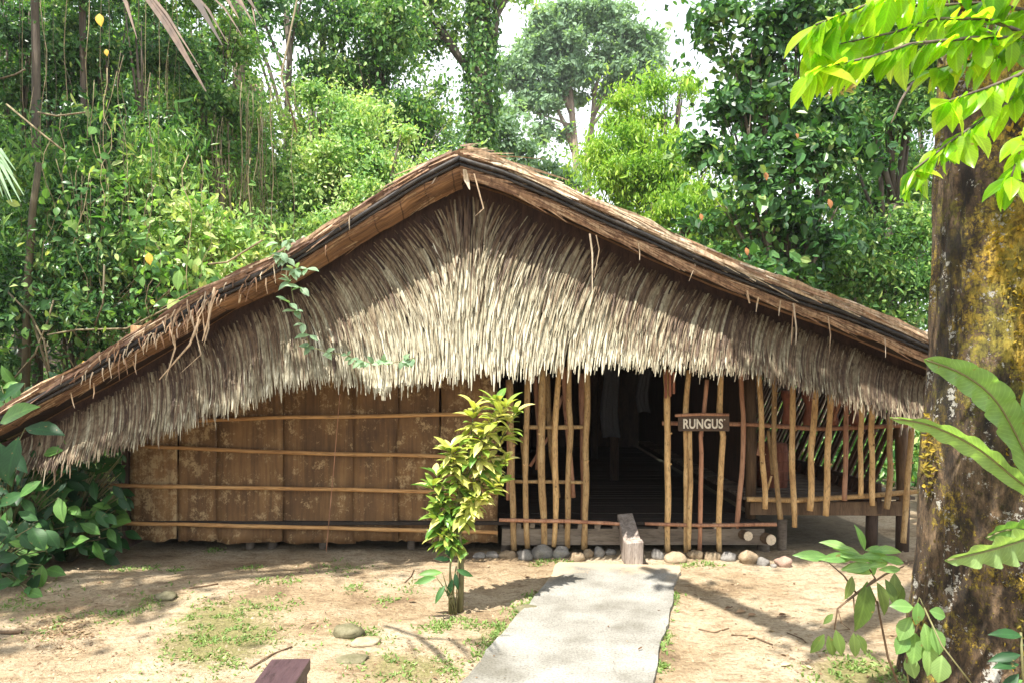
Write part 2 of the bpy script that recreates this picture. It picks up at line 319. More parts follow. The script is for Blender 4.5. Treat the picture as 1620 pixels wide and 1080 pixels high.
def ground_mat():
    m, t, N, L, P, O = new_mat('sandy_earth')
    n = noisen(N, L, .9, 8, .65); base = ramp(N, [(.34, (.20, .13, .07)), (.43, (.38, .28, .165)), (.53, (.50, .395, .26)), (.66, (.58, .485, .35))]); L.new(n.outputs['Fac'], base.inputs['Fac'])
    f = noisen(N, L, 38, 8, .7); fr = ramp(N, [(.3, (.5, .45, .4)), (.5, (.95, .94, .93)), (.75, (1.12, 1.12, 1.12))]); L.new(f.outputs['Fac'], fr.inputs['Fac'])
    c = mixc(N, L, 1.0, base.outputs[0], fr.outputs[0], 'MULTIPLY')
    n3 = noisen(N, L, 6, 6, .7, stretch=(1, 2.2, 1)); r3 = ramp(N, [(.36, (.55, .48, .40)), (.5, (1, 1, 1))]); L.new(n3.outputs['Fac'], r3.inputs['Fac'])
    c = mixc(N, L, .8, c, r3.outputs[0], 'MULTIPLY')
    a = N.new('ShaderNodeAttribute'); a.attribute_name = 'r'                  # moss and litter cover, per place
    n4 = noisen(N, L, 14, 6, .7); ad = N.new('ShaderNodeMath'); ad.operation = 'ADD'; L.new(n4.outputs['Fac'], ad.inputs[0]); L.new(a.outputs['Fac'], ad.inputs[1])
    mr = ramp(N, [(.85, (0,) * 3), (1.0, (1,) * 3)]); 
    sb = N.new('ShaderNodeMath'); sb.operation = 'MULTIPLY'; sb.inputs[1].default_value = .8; L.new(ad.outputs[0], sb.inputs[0])
    mr.color_ramp.elements[0].position = .60; mr.color_ramp.elements[1].position = .90; L.new(sb.outputs[0], mr.inputs['Fac'])
    mc = ramp(N, [(.35, (.15, .13, .045)), (.65, (.30, .27, .11))]); L.new(f.outputs['Fac'], mc.inputs['Fac'])
    c = mixc(N, L, mr.outputs[0], c, mc.outputs[0])
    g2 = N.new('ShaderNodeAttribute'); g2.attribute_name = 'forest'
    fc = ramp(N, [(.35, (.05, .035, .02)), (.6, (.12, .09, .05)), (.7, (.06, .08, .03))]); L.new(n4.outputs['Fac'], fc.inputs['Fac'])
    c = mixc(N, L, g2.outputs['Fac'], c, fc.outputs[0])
    L.new(c, P.inputs['Base Color']); P.inputs['Roughness'].default_value = .95
    s = N.new('ShaderNodeMath'); s.operation = 'ADD'; L.new(f.outputs['Fac'], s.inputs[0]); L.new(n3.outputs['Fac'], s.inputs[1])
    bump(N, L, P, s.outputs[0], 1.0, .035); return m
M['ground'] = ground_mat()
def conc_mat():
    m, t, N, L, P, O = new_mat('rough_concrete')
    n = noisen(N, L, 2.2, 6, .6); base = ramp(N, [(.33, (.14, .13, .105)), (.45, (.215, .205, .178)), (.55, (.27, .26, .232)), (.7, (.335, .325, .295))]); L.new(n.outputs['Fac'], base.inputs['Fac'])
    f = noisen(N, L, 70, 6, .75); fr = ramp(N, [(.38, (.62, .61, .59)), (.5, (1, 1, 1)), (.62, (1.15, 1.15, 1.15))]); L.new(f.outputs['Fac'], fr.inputs['Fac'])
    c = mixc(N, L, 1.0, base.outputs[0], fr.outputs[0], 'MULTIPLY')
    a = N.new('ShaderNodeAttribute'); a.attribute_name = 'r'
    n5 = noisen(N, L, 5, 6, .7); ad = N.new('ShaderNodeMath'); ad.operation = 'ADD'; L.new(n5.outputs['Fac'], ad.inputs[0]); L.new(a.outputs['Fac'], ad.inputs[1])
    hf = N.new('ShaderNodeMath'); hf.operation = 'MULTIPLY'; hf.inputs[1].default_value = .5; L.new(ad.outputs[0], hf.inputs[0])
    mr = ramp(N, [(.50, (0,) * 3), (.66, (1,) * 3)]); L.new(hf.outputs[0], mr.inputs['Fac'])
    c = mixc(N, L, mr.outputs[0], c, (.42, .33, .22))
    L.new(c, P.inputs['Base Color']); P.inputs['Roughness'].default_value = .9
    bump(N, L, P, f.outputs['Fac'], .7, .008); return m
M['concrete'] = conc_mat()
def stone_mat(name, a, b):
    m, t, N, L, P, O = new_mat(name)
    n = noisen(N, L, 9, 8, .65); r = ramp(N, [(.3, a), (.7, b)]); L.new(n.outputs['Fac'], r.inputs['Fac'])
    f = noisen(N, L, 90, 4, .7); fr = ramp(N, [(.35, (.7,) * 3), (.55, (1,) * 3)]); L.new(f.outputs['Fac'], fr.inputs['Fac'])
    L.new(mixc(N, L, 1.0, r.outputs[0], fr.outputs[0], 'MULTIPLY'), P.inputs['Base Color']); P.inputs['Roughness'].default_value = .8
    bump(N, L, P, n.outputs['Fac'], .4, .01); return m
M['stone_tan'] = stone_mat('tan_stone', (.20, .14, .08), (.42, .33, .22))
M['stone_grey'] = stone_mat('grey_stone', (.13, .12, .11), (.32, .30, .27))
M['stone_pink'] = stone_mat('pink_stone', (.3, .18, .13), (.48, .34, .27))
M['stone_moss'] = stone_mat('mossy_stone', (.08, .075, .03), (.24, .21, .13))
def flat(name, col, rough=.7):
    m, t, N, L, P, O = new_mat(name); n = noisen(N, L, 60, 4, .6); r = ramp(N, [(.3, tuple(x * .75 for x in col)), (.7, tuple(min(1, x * 1.1) for x in col))])
    L.new(n.outputs['Fac'], r.inputs['Fac']); L.new(r.outputs[0], P.inputs['Base Color']); P.inputs['Roughness'].default_value = rough; return m
M['paint'] = flat('white_letter_paint', (.8, .74, .62))
M['cutwood'] = flat('pale_cut_wood', (.62, .52, .38))
M['cloth'] = flat('faded_grey_cloth', (.06, .06, .065), .9)
M['rustbark'] = wood_mat('reddish_bark', [(.13, .04, .02), (.26, .09, .05), (.38, .17, .10)], rvar=.3)
M['slat'] = wood_mat('dark_slats', [(.04, .02, .012), (.10, .055, .03), (.16, .09, .05)], rvar=.3)

# ------------------------------------------------------------------ ground
PATH_L = lambda y: .449 + (y - 6.06) * .307
PATH_R = lambda y: 1.44 + (y - 5.87) * .311
def terr(x, y):
    z = 0
    t = max(0, y - 15); z += t * .22 * (1 if x < 0 else .5) if t < 40 else 40 * .22 * (1 if x < 0 else .5)
    if x < -5.2: z += min(2.0, (-5.2 - x) * .18)
    return z
def gz(x, y):
    z = terr(x, y)
    near = max(0, 1 - math.hypot(x, y - 5) / 14)
    if near > 0:
        on = 1 if not (PATH_L(y) - .15 < x < PATH_R(y) + .1 and y < 6.3) else .12
        z += on * near * (noise.noise(Vector((x * .7, y * .7, 3))) * .045 + noise.noise(Vector((x * 3, y * 3, 9))) * .018 + noise.noise(Vector((x * 9, y * 9, 1))) * .010 + abs(noise.noise(Vector((x * 5.5, y * 5.5, 31)))) * -.016)
        if x < .2: z += .05 * math.exp(-((y - 5.5) / .45) ** 2) * min(1, max(0, (-x - .1) / 1.5)) * (1 + .5 * noise.noise(Vector((x * 1.5, 0, 0))))
    return z
MOSS = []   # (x, y, radius, weight)
for px, py, r, wgt in [(330, 975, .30, .6), (390, 1000, .28, .6), (300, 1020, .22, .5), (350, 1040, .3, .5), (430, 955, .25, .35), (250, 950, .2, .35), (560, 1000, .25, .45), (620, 1050, .25, .5),
                       (690, 1060, .2, .5), (770, 1010, .14, .5), (820, 965, .1, .5), (790, 990, .12, .5), (1048, 1050, .08, .6), (1052, 1010, .06, .6), (1380, 1065, .25, .6), (1330, 1075, .2, .5),
                       (700, 985, .16, .4), (540, 900, .3, .25), (200, 970, .2, .3), (650, 930, .25, .2), (100, 985, .3, .3), (30, 960, .3, .4)]:
    Y = CAMZ * FP / (py - HY); MOSS.append(((px - 810) * Y / FP, Y, r, wgt))
def axis_coords(lo, hi, step, far):
    c = list(np.arange(lo, hi + 1e-6, step)); s = step
    a = hi; b = lo; up = []; dn = []
    while a < far: s *= 1.22; a += s; up.append(a)
    s = step
    while b > -far: s *= 1.22; b -= s; dn.append(b)
    return dn[::-1] + c + up
xs = axis_coords(-5.2, 4.4, .045, 500); ys = axis_coords(2.2, 8.6, .045, 600); ys = [y for y in ys if y > -40]
V = []; rv = []; fv = []
for y in ys:
    for x in xs:
        V.append((x, y, gz(x, y)))
        m_ = 0
        if -5.5 < x < 5 and 2 < y < 7:
            for (mx, my, r, wg) in MOSS:
                d = ((x - mx) ** 2 + (y - my) ** 2) / (r * r)
                if d < 6: m_ += wg * math.exp(-d)
        rv.append(min(m_, .7))
        f = max(0, min(1, (y - 8.3) / 1.2), min(1, (-x - 4.3 + (y - 6.2) * .25) / .5), min(1, (x - 4.6) / .8), .75 * min(1, max(0, (y - 6.5) / .35)) if abs(x) < 3.9 else 0); fv.append(f)  # forest floor; last term paints the shade under the house into the soil
nx = len(xs); ii = np.arange(len(ys) - 1)[:, None] * nx + np.arange(nx - 1)[None]; ii = ii.ravel()
F = np.stack([ii, ii + 1, ii + nx + 1, ii + nx], 1)
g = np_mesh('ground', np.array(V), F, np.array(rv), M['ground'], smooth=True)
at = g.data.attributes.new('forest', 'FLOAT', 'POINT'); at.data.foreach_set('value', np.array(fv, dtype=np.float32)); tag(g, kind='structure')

# concrete path
V = []; rv = []; F = []
yy = np.arange(-1.5, 5.94, .06); nu = 18
for y in yy:
    l, r = PATH_L(y), PATH_R(y); e = noise.noise(Vector((y * 2.5, 3, 0))) * .03 + noise.noise(Vector((y * 11, 3, 0))) * .014; e2 = noise.noise(Vector((y * 2.5, 8, 0))) * .03 + noise.noise(Vector((y * 11, 8, 0))) * .014
    for k in range(nu):
        t = k / (nu - 1); x = (l + e) * (1 - t) + (r + e2) * t
        yq = y + (.12 * (1 - t) if y > 5.8 else 0)
        z = .028 + noise.noise(Vector((x * 2, y * 2, 5))) * .005
        V.append((x, yq, z)); d = max(0, (y - 5.3) / .6); ed = max(0, 1 - min(t, 1 - t) * 7) * .32
        rv.append(max(0, min(1, d * .75)) + ed)
V = V + [(v[0], v[1], v[2] - .10) for v in V[:0]]
for j in range(len(yy) - 1):
    for k in range(nu - 1):
        a = j * nu + k; F.append((a, a + 1, a + nu + 1, a + nu))
nV = len(V)
ring = [j * nu for j in range(len(yy))] + [(len(yy) - 1) * nu + k for k in range(1, nu)] + [j * nu + nu - 1 for j in range(len(yy) - 2, -1, -1)]
for i in ring: V.append((V[i][0], V[i][1], -.08)); rv.append(.1)
for q in range(len(ring) - 1): F.append((ring[q], ring[q + 1], nV + q + 1, nV + q))
p = np_mesh('path', np.array(V), np.array(F), np.array(rv), M['concrete'], smooth=False); tag(p, kind='structure')

# ------------------------------------------------------------------ longhouse
YE, YG, YW = 5.4, 5.74, 6.44              # roof edge, gable thatch top, wall plane
HOUSE = thing('longhouse', 'thatched longhouse with low gable roof, bark wall and pole-barred open front', 'longhouse', (0, YW, 0))
def interp(tab, x):
    if x <= tab[0][0]: return tab[0][1] + (tab[1][1] - tab[0][1]) / (tab[1][0] - tab[0][0]) * (x - tab[0][0])
    for (a, b), (c, d) in zip(tab, tab[1:]):
        if x <= c: return b + (d - b) * (x - a) / (c - a)
    (a, b), (c, d) = tab[-2:]; return d + (d - b) / (c - a) * (x - c)
topL = [(-110, 700), (0, 647), (60, 613), (130, 577), (240, 512), (340, 449), (450, 400), (560, 332), (650, 276), (728, 234)]
topR = [(728, 234), (790, 252), (870, 287), (950, 322), (1050, 367), (1150, 410), (1250, 447), (1350, 482), (1470, 532), (1610, 590)]
PR = [[(W(a, b, YE).x, W(a, b, YE).z) for a, b in t] for t in (topL, topR)]
def ztop(x): return interp(PR[0], x) if x < PR[0][-1][0] else interp(PR[1], x)
APX = PR[0][-1][0]
YB = 13.4
for side, pr in enumerate(PR):
    xsr = np.linspace(pr[0][0], pr[-1][0], 60)
    mb = MB(); ysr = [YE, 6.4, 7.5, 9, 11, YB]; n = len(xsr); vs = []; fs = []
    for j, y in enumerate(ysr):
        for x in xsr:
            wob = noise.noise(Vector((x * 3, y * 3, side))) * .02
            vs.append((x, y + (noise.noise(Vector((x * 12, 1, 1))) * .03 if j == 0 else 0), ztop(x) + wob))
    for j, y in enumerate(ysr):
        for x in xsr: vs.append((x, y + (.03 if j == 0 else 0), ztop(x) - .06))
    m_ = n * len(ysr)
    for j in range(len(ysr) - 1):
        for i in range(n - 1):
            a = j * n + i; fs.append((a, a + 1, a + n + 1, a + n)); fs.append((a + m_, a + n + m_, a + n + 1 + m_, a + 1 + m_))
    for i in range(n - 1): fs.append((i, i + m_, i + 1 + m_, i + 1)); a = (len(ysr) - 1) * n + i; fs.append((a, a + 1, a + 1 + m_, a + m_))
    for j in range(len(ysr) - 1):
        for i in (0, n - 1): a = j * n + i; fs.append((a, a + n, a + n + m_, a + m_))
    mb.add(vs, fs, .3)
    # straw ends lying over the roof edge
    for k in range(1000 if side else 420):
        x = rd.uniform(pr[0][0], pr[-1][0]); sl = (ztop(x + .05) - ztop(x - .05)) / .1
        d = Vector((1, 0, sl)).normalized() * (1 if side else -1)          # down the slope
        L_ = rd.uniform(.12, .42); y0 = YE + rd.uniform(-.035, .03); zo = rd.uniform(-.055, .012)
        if rd.random() < .12: L_ *= 1.7
        b = Vector((x, y0, ztop(x) + zo)); up = Vector((-sl, 0, 1)).normalized()
        dy = rd.uniform(-.10, .06); du = rd.gauss(0, .045)
        if rd.random() < .06: du += rd.uniform(-.25, .12); dy -= .12
        p1 = b + d * L_ * .5 + Vector((0, dy * L_ * .4, 0)) + up * du * L_ * .35
        p2 = b + d * L_ + Vector((0, dy * L_ * .8, 0)) + up * (du * .4 - .05 * rd.random()) * L_ + Vector((0, 0, -.05 * L_ * rd.random() ** 3))
        wd_ = rd.uniform(.004, .014)
        mb.strip([b, p1, p2], [wd_, wd_, wd_ * .3], up + Vector((0, rd.uniform(-.8, .8), 0)), rd.random() ** .8 if side else rd.random() ** 2.2 * .7)
    mb.build('roof_thatch', M['straw'], HOUSE)
    # dark poles pinning the edge
    mp = MB()
    for off, rr, yo in ((.080, .018, -.010), (.116, .014, .008)):
        pts = [(x, YE + yo + noise.noise(Vector((x, 2, 2))) * .015, ztop(x) - off - (0.01 if side else .0) + noise.noise(Vector((x * 2, off, 0))) * .01) for x in np.linspace(pr[0][0], pr[-1][0], 40)]
        mp.tube(pts, rr, 8, .5)
    mp.build('edge_pole', M['black'], HOUSE, smooth=True)
    # leaf band: bundled front and the underside behind it
    vs = []; fs = []; uv = []
    prof = [(YE + .03, -.13), (YE + .02, -.165), (YE + .045, -.215), (YE + .10, -.215)] if side else [(YE + .03, -.12), (YE + .02, -.145), (YE + .12, -.20), (YE + .29, -.235)]
    arc = [0, .05, .12, .34]; inner = []
    xs2 = np.linspace(pr[0][0], pr[-1][0], 110); s_ = 0; px_ = None
    for i, x in enumerate(xs2):
        zt = ztop(x)
        if px_ is not None: s_ += math.hypot(x - px_[0], zt - px_[1])
        px_ = (x, zt); st = (math.floor(s_ * 4.2) % 3) * .006
        tp_ = 1 - (.62 if side == 0 else .25) * min(1, abs(x - APX) / 3.4)          # the band narrows away from the ridge
        for (y, dz), a_ in zip(prof, arc):
            q_ = (x, YE + .02 + (y - YE - .02) * tp_ + st * .5, zt - .12 + (dz + .12) * tp_ - st + noise.noise(Vector((x * 8, y * 4, 0))) * .007); vs.append(q_); uv.append((s_, a_))
        inner.append(q_)
    k = len(prof)
    for i in range(len(xs2) - 1):
        for j in range(k - 1): a = i * k + j; fs.append((a, a + 1, a + 1 + k, a + k))
    mu = MB(); m2v = []
    for q_ in inner: m2v += [q_, (q_[0], q_[1] + .02, q_[2] + .05), (q_[0], YG + .15, ztop(q_[0]) - .13)]
    mu.add(m2v, [f_ for i in range(len(inner) - 1) for f_ in ((3 * i, 3 * i + 1, 3 * i + 4, 3 * i + 3), (3 * i + 1, 3 * i + 2, 3 * i + 5, 3 * i + 4))], .2); mu.build('eave_underside', M['backing'], HOUSE)  # dark sheet stands in for the shadow behind the leaf band
    mb = MB(); mb.add(vs, fs, .5); o = mb.build('leaf_band', M['band'], HOUSE, smooth=True)
    mb = MB()
    for k in range(900 if side else 300):          # split leaf ends standing off the band
        x = rd.uniform(pr[0][0], pr[-1][0]); sl = (ztop(x + .05) - ztop(x - .05)) / .1; d = Vector((1, 0, sl)).normalized() * (1 if side else -1)
        u_ = rd.random(); tq = 1 - (.62 if side == 0 else .25) * min(1, abs(x - APX) / 3.4); (ya, za), (yb, zb_) = prof[1], prof[2 if side else 3]; ya, yb, za, zb_ = YE + .02 + (ya - YE - .02) * tq, YE + .02 + (yb - YE - .02) * tq, -.12 + (za + .12) * tq, -.12 + (zb_ + .12) * tq; y0 = ya + (yb - ya) * u_; z0 = za + (zb_ - za) * u_
        L_ = rd.uniform(.08, .32); b_ = Vector((x, y0 - .012, ztop(x) + z0 - .008)); dv = rd.gauss(0, .03); up = Vector((-sl, 0, 1)).normalized()
        wd_ = rd.uniform(.003, .011); mb.strip([b_, b_ + d * L_ * .5 + Vector((0, -.004, 0)) + up * dv * L_, b_ + d * L_ + up * dv * 2.5 * L_ - Vector((0, .006, 0))], [wd_, wd_, wd_ * .3], (0, yb - ya, zb_ - za), rd.random() ** 1.5 * .6)
    mb.build('split_leaves', M['straw'], o)
    ul = o.data.uv_layers.new(name='uv')
    for lp in o.data.loops: ul.data[lp.index].uv = uv[lp.vertex_index]

# gable thatch: rows of hanging leaf strands
bot = [(-40, 752), (10, 745), (60, 735), (110, 726), (210, 702), (300, 664), (380, 640), (430, 612), (480, 606), (540, 612), (600, 622), (660, 612), (720, 603), (800, 598), (900, 590), (1000, 579),
       (1060, 583), (1120, 588), (1200, 590), (1280, 608), (1350, 632), (1420, 652), (1480, 665), (1600, 700)]
YS = 5.50
BOT = [(W(a, b, YS).x, W(a, b, YS).z) for a, b in bot]
def zb(x): return interp(BOT, x)
def ys_surf(x, z):
    zt, z0 = ztop(x) - .2, zb(x); v = max(0, min(1.1, (zt - z) / max(.15, zt - z0)))
    return YG - (YG - YS) * min(1, (zt - z) / max(.5, zt - z0)) ** .9 if zt - z > 0 else YG
x0, x1 = W(-60, 0, YG).x, W(1590, 0, YG).x
mb = MB(); N1 = 90; vs = []; fs = []
for i in range(N1):
    x = x0 + (x1 - x0) * i / (N1 - 1); zt, z0 = ztop(x) - .17, zb(x) + .16
    z0 = min(z0, zt - .05)
    for j in range(7): z = zt + (z0 - zt) * j / 6; vs.append((x, ys_surf(x, z) + .06, z))
for i in range(N1 - 1):
    for j in range(6): a = i * 7 + j; fs.append((a, a + 1, a + 8, a + 7))
mb.add(vs, fs, .5); mb.build('thatch_backing', M['backing'], HOUSE)
SEG = []
ROWS = 15
for row in range(ROWS):
    fr = row / (ROWS - 1)
    x = x0
    while x < x1:
        x += rd.uniform(.011, .027) * (1 + 1.2 * fr ** 1.5)
        zt, z0 = ztop(x) - .22, zb(x)
        H = zt - z0
        if H < .06: continue
        L_ = rd.uniform(.30, .52)
        tip_min = z0 - rd.uniform(-.05, .05) - (rd.random() < .2) * rd.uniform(.01, .12) - .05 * noise.noise(Vector((x * 3, 0, 0)))
        zs = z0 + L_ * .8 + fr * (H - L_ * .8) + rd.uniform(-.07, .07)
        top_ = zt - .02 - .05 * rd.random() * (H > .35)
        zs = min(zs, top_)
        if H < L_ * .8: zs = top_
        L2 = min(L_, (zs - tip_min)) if fr < .25 else min(L_, max(.08, zs - tip_min - rd.uniform(0, .1)))
        if L2 < .05: continue
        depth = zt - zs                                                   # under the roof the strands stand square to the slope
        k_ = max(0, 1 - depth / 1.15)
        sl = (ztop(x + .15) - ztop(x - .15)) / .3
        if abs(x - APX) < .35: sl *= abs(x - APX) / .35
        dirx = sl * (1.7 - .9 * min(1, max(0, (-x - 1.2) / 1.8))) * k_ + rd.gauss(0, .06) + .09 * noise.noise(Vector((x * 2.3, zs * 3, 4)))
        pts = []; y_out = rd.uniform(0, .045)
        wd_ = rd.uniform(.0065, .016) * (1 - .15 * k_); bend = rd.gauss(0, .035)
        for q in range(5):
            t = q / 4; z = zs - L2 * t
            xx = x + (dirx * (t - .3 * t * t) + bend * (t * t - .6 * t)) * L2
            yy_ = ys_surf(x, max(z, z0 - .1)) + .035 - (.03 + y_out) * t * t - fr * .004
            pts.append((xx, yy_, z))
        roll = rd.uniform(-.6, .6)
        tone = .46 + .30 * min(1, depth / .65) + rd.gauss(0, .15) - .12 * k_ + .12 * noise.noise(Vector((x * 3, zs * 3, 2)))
        if depth < .3: tone -= .14  # top strands toned darker to deepen the roof's shade
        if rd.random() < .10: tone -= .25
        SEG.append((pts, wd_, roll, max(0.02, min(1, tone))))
V = []; F = []; rvv = []
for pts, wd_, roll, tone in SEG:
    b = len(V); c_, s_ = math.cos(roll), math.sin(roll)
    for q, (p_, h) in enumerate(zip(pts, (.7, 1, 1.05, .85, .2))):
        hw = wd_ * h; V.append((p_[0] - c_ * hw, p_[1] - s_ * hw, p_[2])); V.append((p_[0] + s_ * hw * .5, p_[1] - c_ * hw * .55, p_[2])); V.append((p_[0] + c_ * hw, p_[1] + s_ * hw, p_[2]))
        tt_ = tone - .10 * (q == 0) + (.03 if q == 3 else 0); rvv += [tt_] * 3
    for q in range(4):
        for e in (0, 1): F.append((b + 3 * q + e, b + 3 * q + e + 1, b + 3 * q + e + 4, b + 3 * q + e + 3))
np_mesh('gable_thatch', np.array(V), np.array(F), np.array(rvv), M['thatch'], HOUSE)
print('strands', len(SEG))
# loose strands hanging from the roof edge
mb = MB()
loose = [(300, 560, 318, 490, 285, 590), (318, 470, 325, 540, 328, 520), (440, 270 + 130, 437, 420, 433, 440), (245 * .33 + 640 - 30, 265, 690, 280, 683, 292), (735, 268, 738, 285, 743, 300), (750, 275, 765, 330, 752, 342), (933, 370, 937, 400, 937, 470), (943, 372, 948, 395, 940, 440),
         (1010, 385, 1012, 400, 1012, 412), (1095, 400, 1100, 420, 1090, 445), (1182, 460, 1186, 480, 1180, 465), (1200, 470, 1198, 480, 1196, 494), (1235, 475, 1233, 490, 1232, 500), (1255, 480, 1260, 520, 1259, 545),
         (1258, 480, 1254, 500, 1252, 545), (1310, 500, 1314, 530, 1312, 560), (1400, 535, 1401, 550, 1401, 565), (380, 470, 378, 480, 381, 466), (112, 620, 115, 635, 118, 645), (148, 605, 149, 620, 147, 630), (275, 530, 277, 550, 262, 600), (330, 460, 330, 520, 322, 546), (210, 570, 213, 580, 216, 592)]
for a, b, c, d, e, f in loose:
    pts = [W(a, b, YE - .02), W(c, d, YE + .02), W(e, f, YE + .01)]
    if pts[0].z < pts[1].z: pts[0].z, pts[1].z = pts[1].z, pts[0].z
    mb = MB(); wd_ = .014 if a == 735 else rd.uniform(.004, .008); mb.strip(pts, [wd_, wd_ * (1.6 if a == 735 else 1), wd_ * .3], (1, .3, 0), rd.uniform(.4, 1)); mb.build('loose_strand', M['straw'], HOUSE)
mb = MB()
for k in range(110):   # dry rootlets on the left slope
    pxx = rd.choice([rd.gauss(320, 40), rd.uniform(100, 560), rd.gauss(250, 50)]); x = W(pxx, 0, YE).x; z = ztop(x) - rd.uniform(.0, .16)
    L_ = rd.uniform(.05, .16) * (1.8 if abs(pxx - 315) < 30 and rd.random() < .3 else 1)
    a_ = rd.uniform(-.8, .4)
    pts = [(x, YE - .035, z), (x + a_ * L_ * .5, YE - .045, z - L_ * .45), (x + a_ * L_ * .6 + rd.uniform(-.02, .02), YE - .04, z - L_)]
    mb.tube(pts, [.006, .004, .002], 5, rd.random())
for (a, b, c, d, e, f) in [(316, 505, 300, 545, 252, 600), (340, 455, 330, 505, 320, 540)]:
    mb.tube([W(a, b, YE - .03), W(c, d, YE - .04), W(e, f, YE - .02)], [.013, .009, .004], 6, .6)
tag(mb.build('dry_rootlets', M['straw'], HOUSE), kind='stuff')

# bark wall on the left
edges = [205, 277, 342, 445, 560, 628, 694, 788]
for i, (a, b) in enumerate(zip(edges, edges[1:])):
    mb = MB(); nU, nV_ = 10, 26; vs = []; fs = []; gap = (-.010, .008, -.014, -.014, -.014, -.010, .016)[i]
    yoff = (i % 2) * .012; zbot = CAMZ - (857 + (i * 37 % 7) - 3 - HY) * YW / FP
    xa, xb = W(a, 0, YW).x + gap, W(b, 0, YW).x - gap * .4
    for v in range(nV_):
        for u in range(nU):
            t = u / (nU - 1); q = v / (nV_ - 1)
            low = zbot + .03 * noise.noise(Vector((xa * 5 + t * 2.5, i, 0))) + .03 * noise.noise(Vector((xa * 3 + t * 6, i, 3)))
            z = low + (2.15 - low) * q
            wv = noise.noise(Vector((i * 5 + t * 1.2, z * 1.6, 7))) * .02 
            curl = -.05 * max(0, 1 - q * 12) * (t > .2) * (noise.noise(Vector((i * 3, t * 2, 0))) + .4)
            edge = noise.noise(Vector((i, z * 2.5, 11 + (u > 4)))) * .016 * (1 if u in (0, nU - 1) else 0)
            vs.append((xa + (xb - xa) * t + edge, YW + .03 + yoff + wv + curl, z))
    for v in range(nV_ - 1):
        for u in range(nU - 1): k = v * nU + u; fs.append((k, k + 1, k + nU + 1, k + nU))
    mb.add(vs, fs, rd.random()); o = mb.build('bark_panel', M['bark_panel'], HOUSE, smooth=True)
    md = o.modifiers.new('thick', 'SOLIDIFY'); md.thickness = .012
def rail(name, pts, rad, mat, Y=YW, r=None, segs=16, wob=.006, n=7):
    P_ = [W(a, b, Y) for a, b in pts]; out = []; rr = []
    tot = len(P_) - 1
    for s in range(segs + 1):
        t = s / segs * tot; i = min(int(t), tot - 1); f = t - i; p = P_[i].lerp(P_[i + 1], f)
        p += Vector((noise.noise(p * 2.3 + Vector((0, 5, 0))), noise.noise(p * 2.1 + Vector((9, 0, 0))), noise.noise(p * 2.7))) * wob
        out.append(p); rr.append(rad * (1 + .18 * noise.noise(p * 9)))
    mb = MB(); mb.tube(out, rr, n, r); return mb.build(name, mat, HOUSE, smooth=True)
for pts in ([(300, 665), (430, 660), (560, 658), (700, 655), (790, 654)], [(202, 704), (400, 713), (560, 718), (700, 721), (790, 722)],
            [(160, 767), (330, 770), (520, 773), (700, 778), (790, 779)], [(175, 826), (330, 830), (520, 834), (700, 839), (788, 842)]):
    rail('wall_rail', pts, .019, M['rail'], YW - .025)
# poles of the open front: (list of px points, radius px, depth, material)
FP_ = [([(806, 600), (809, 717), (812, 870)], 5, 0, 'pole'), ([(836, 585), (833, 660), (831, 760), (835, 866)], 4.5, 0, 'pole'), ([(857, 575), (857, 700), (857, 780), (862, 866)], 5.5, 0, 'pole'),
       ([(884, 570), (878, 670), (879, 760), (877, 864)], 4.5, 0, 'pole'), ([(901, 570), (899, 640), (903, 680), (899, 780), (898, 866)], 4.5, 0, 'pole'), ([(929, 575), (928, 690), (927, 770), (925, 868)], 5, 0, 'pole'),
       ([(847, 590), (852, 680), (851, 742)], 4, .16, 'redpole'), ([(866, 590), (872, 720), (882, 786)], 4.5, .16, 'pole'), ([(891, 580), (896, 653), (907, 786)], 4, .18, 'redpole'),
       ([(920, 590), (922, 680), (924, 850)], 5, .14, 'redpole'), ([(890, 625), (868, 690), (839, 737)], 2.5, .2, 'redpole'), ([(825, 690), (830, 760)], 3.5, .2, 'pole'), ([(803, 600), (806, 740), (805, 790)], 3.5, .12, 'redpole'),
       ([(1055, 583), (1056, 720), (1057, 873)], 5, 0, 'pole'), ([(1089, 585), (1085, 660), (1085, 760), (1086, 873)], 4.2, 0, 'pole'), ([(1091, 680), (1093, 760), (1090, 868)], 3.8, -.05, 'pole'),
       ([(1119, 600), (1114, 650), (1108, 690), (1110, 720), (1106, 870)], 3.6, 0, 'redpole'), ([(1141, 585), (1138, 655), (1144, 690), (1137, 800), (1139, 872)], 4.6, 0, 'pole'),
       ([(1171, 580), (1176, 650), (1174, 760), (1162, 856)], 4, .02, 'redpole'), ([(1201, 585), (1206, 710), (1210, 804)], 4.4, 0, 'pole'), ([(1225, 590), (1225, 725), (1234, 820)], 4.2, 0, 'pole'),
       ([(1215, 680), (1219, 720), (1222, 750)], 3, .06, 'pole'), ([(1199, 720), (1205, 690), (1207, 670)], 3, .09, 'redpole'), ([(1220, 752), (1212, 775)], 2, .05, 'pole'),
       ([(1254, 600), (1254, 738), (1256, 833)], 4.5, 0, 'pole'), ([(1291, 610), (1284, 708), (1281, 807)], 5, 0, 'pole'), ([(1314, 622), (1311, 680), (1307, 815)], 5, 0, 'pole'),
       ([(1330, 625), (1318, 665)], 3.5, .05, 'redpole'), ([(1339, 628), (1338, 700), (1337, 791)], 4, 0, 'redpole'), ([(1363, 640), (1362, 700), (1361, 783)], 4, 0, 'pole'),
       ([(1380, 640), (1378, 694), (1381, 799)], 4.5, 0, 'pole'), ([(1408, 655), (1409, 734), (1403, 804)], 4.5, 0, 'pole'), ([(1443, 668), (1437, 740), (1430, 858)], 4.5, -.02, 'pole'), ([(1463, 668), (1462, 760), (1463, 823)], 4.5, 0, 'redpole')]
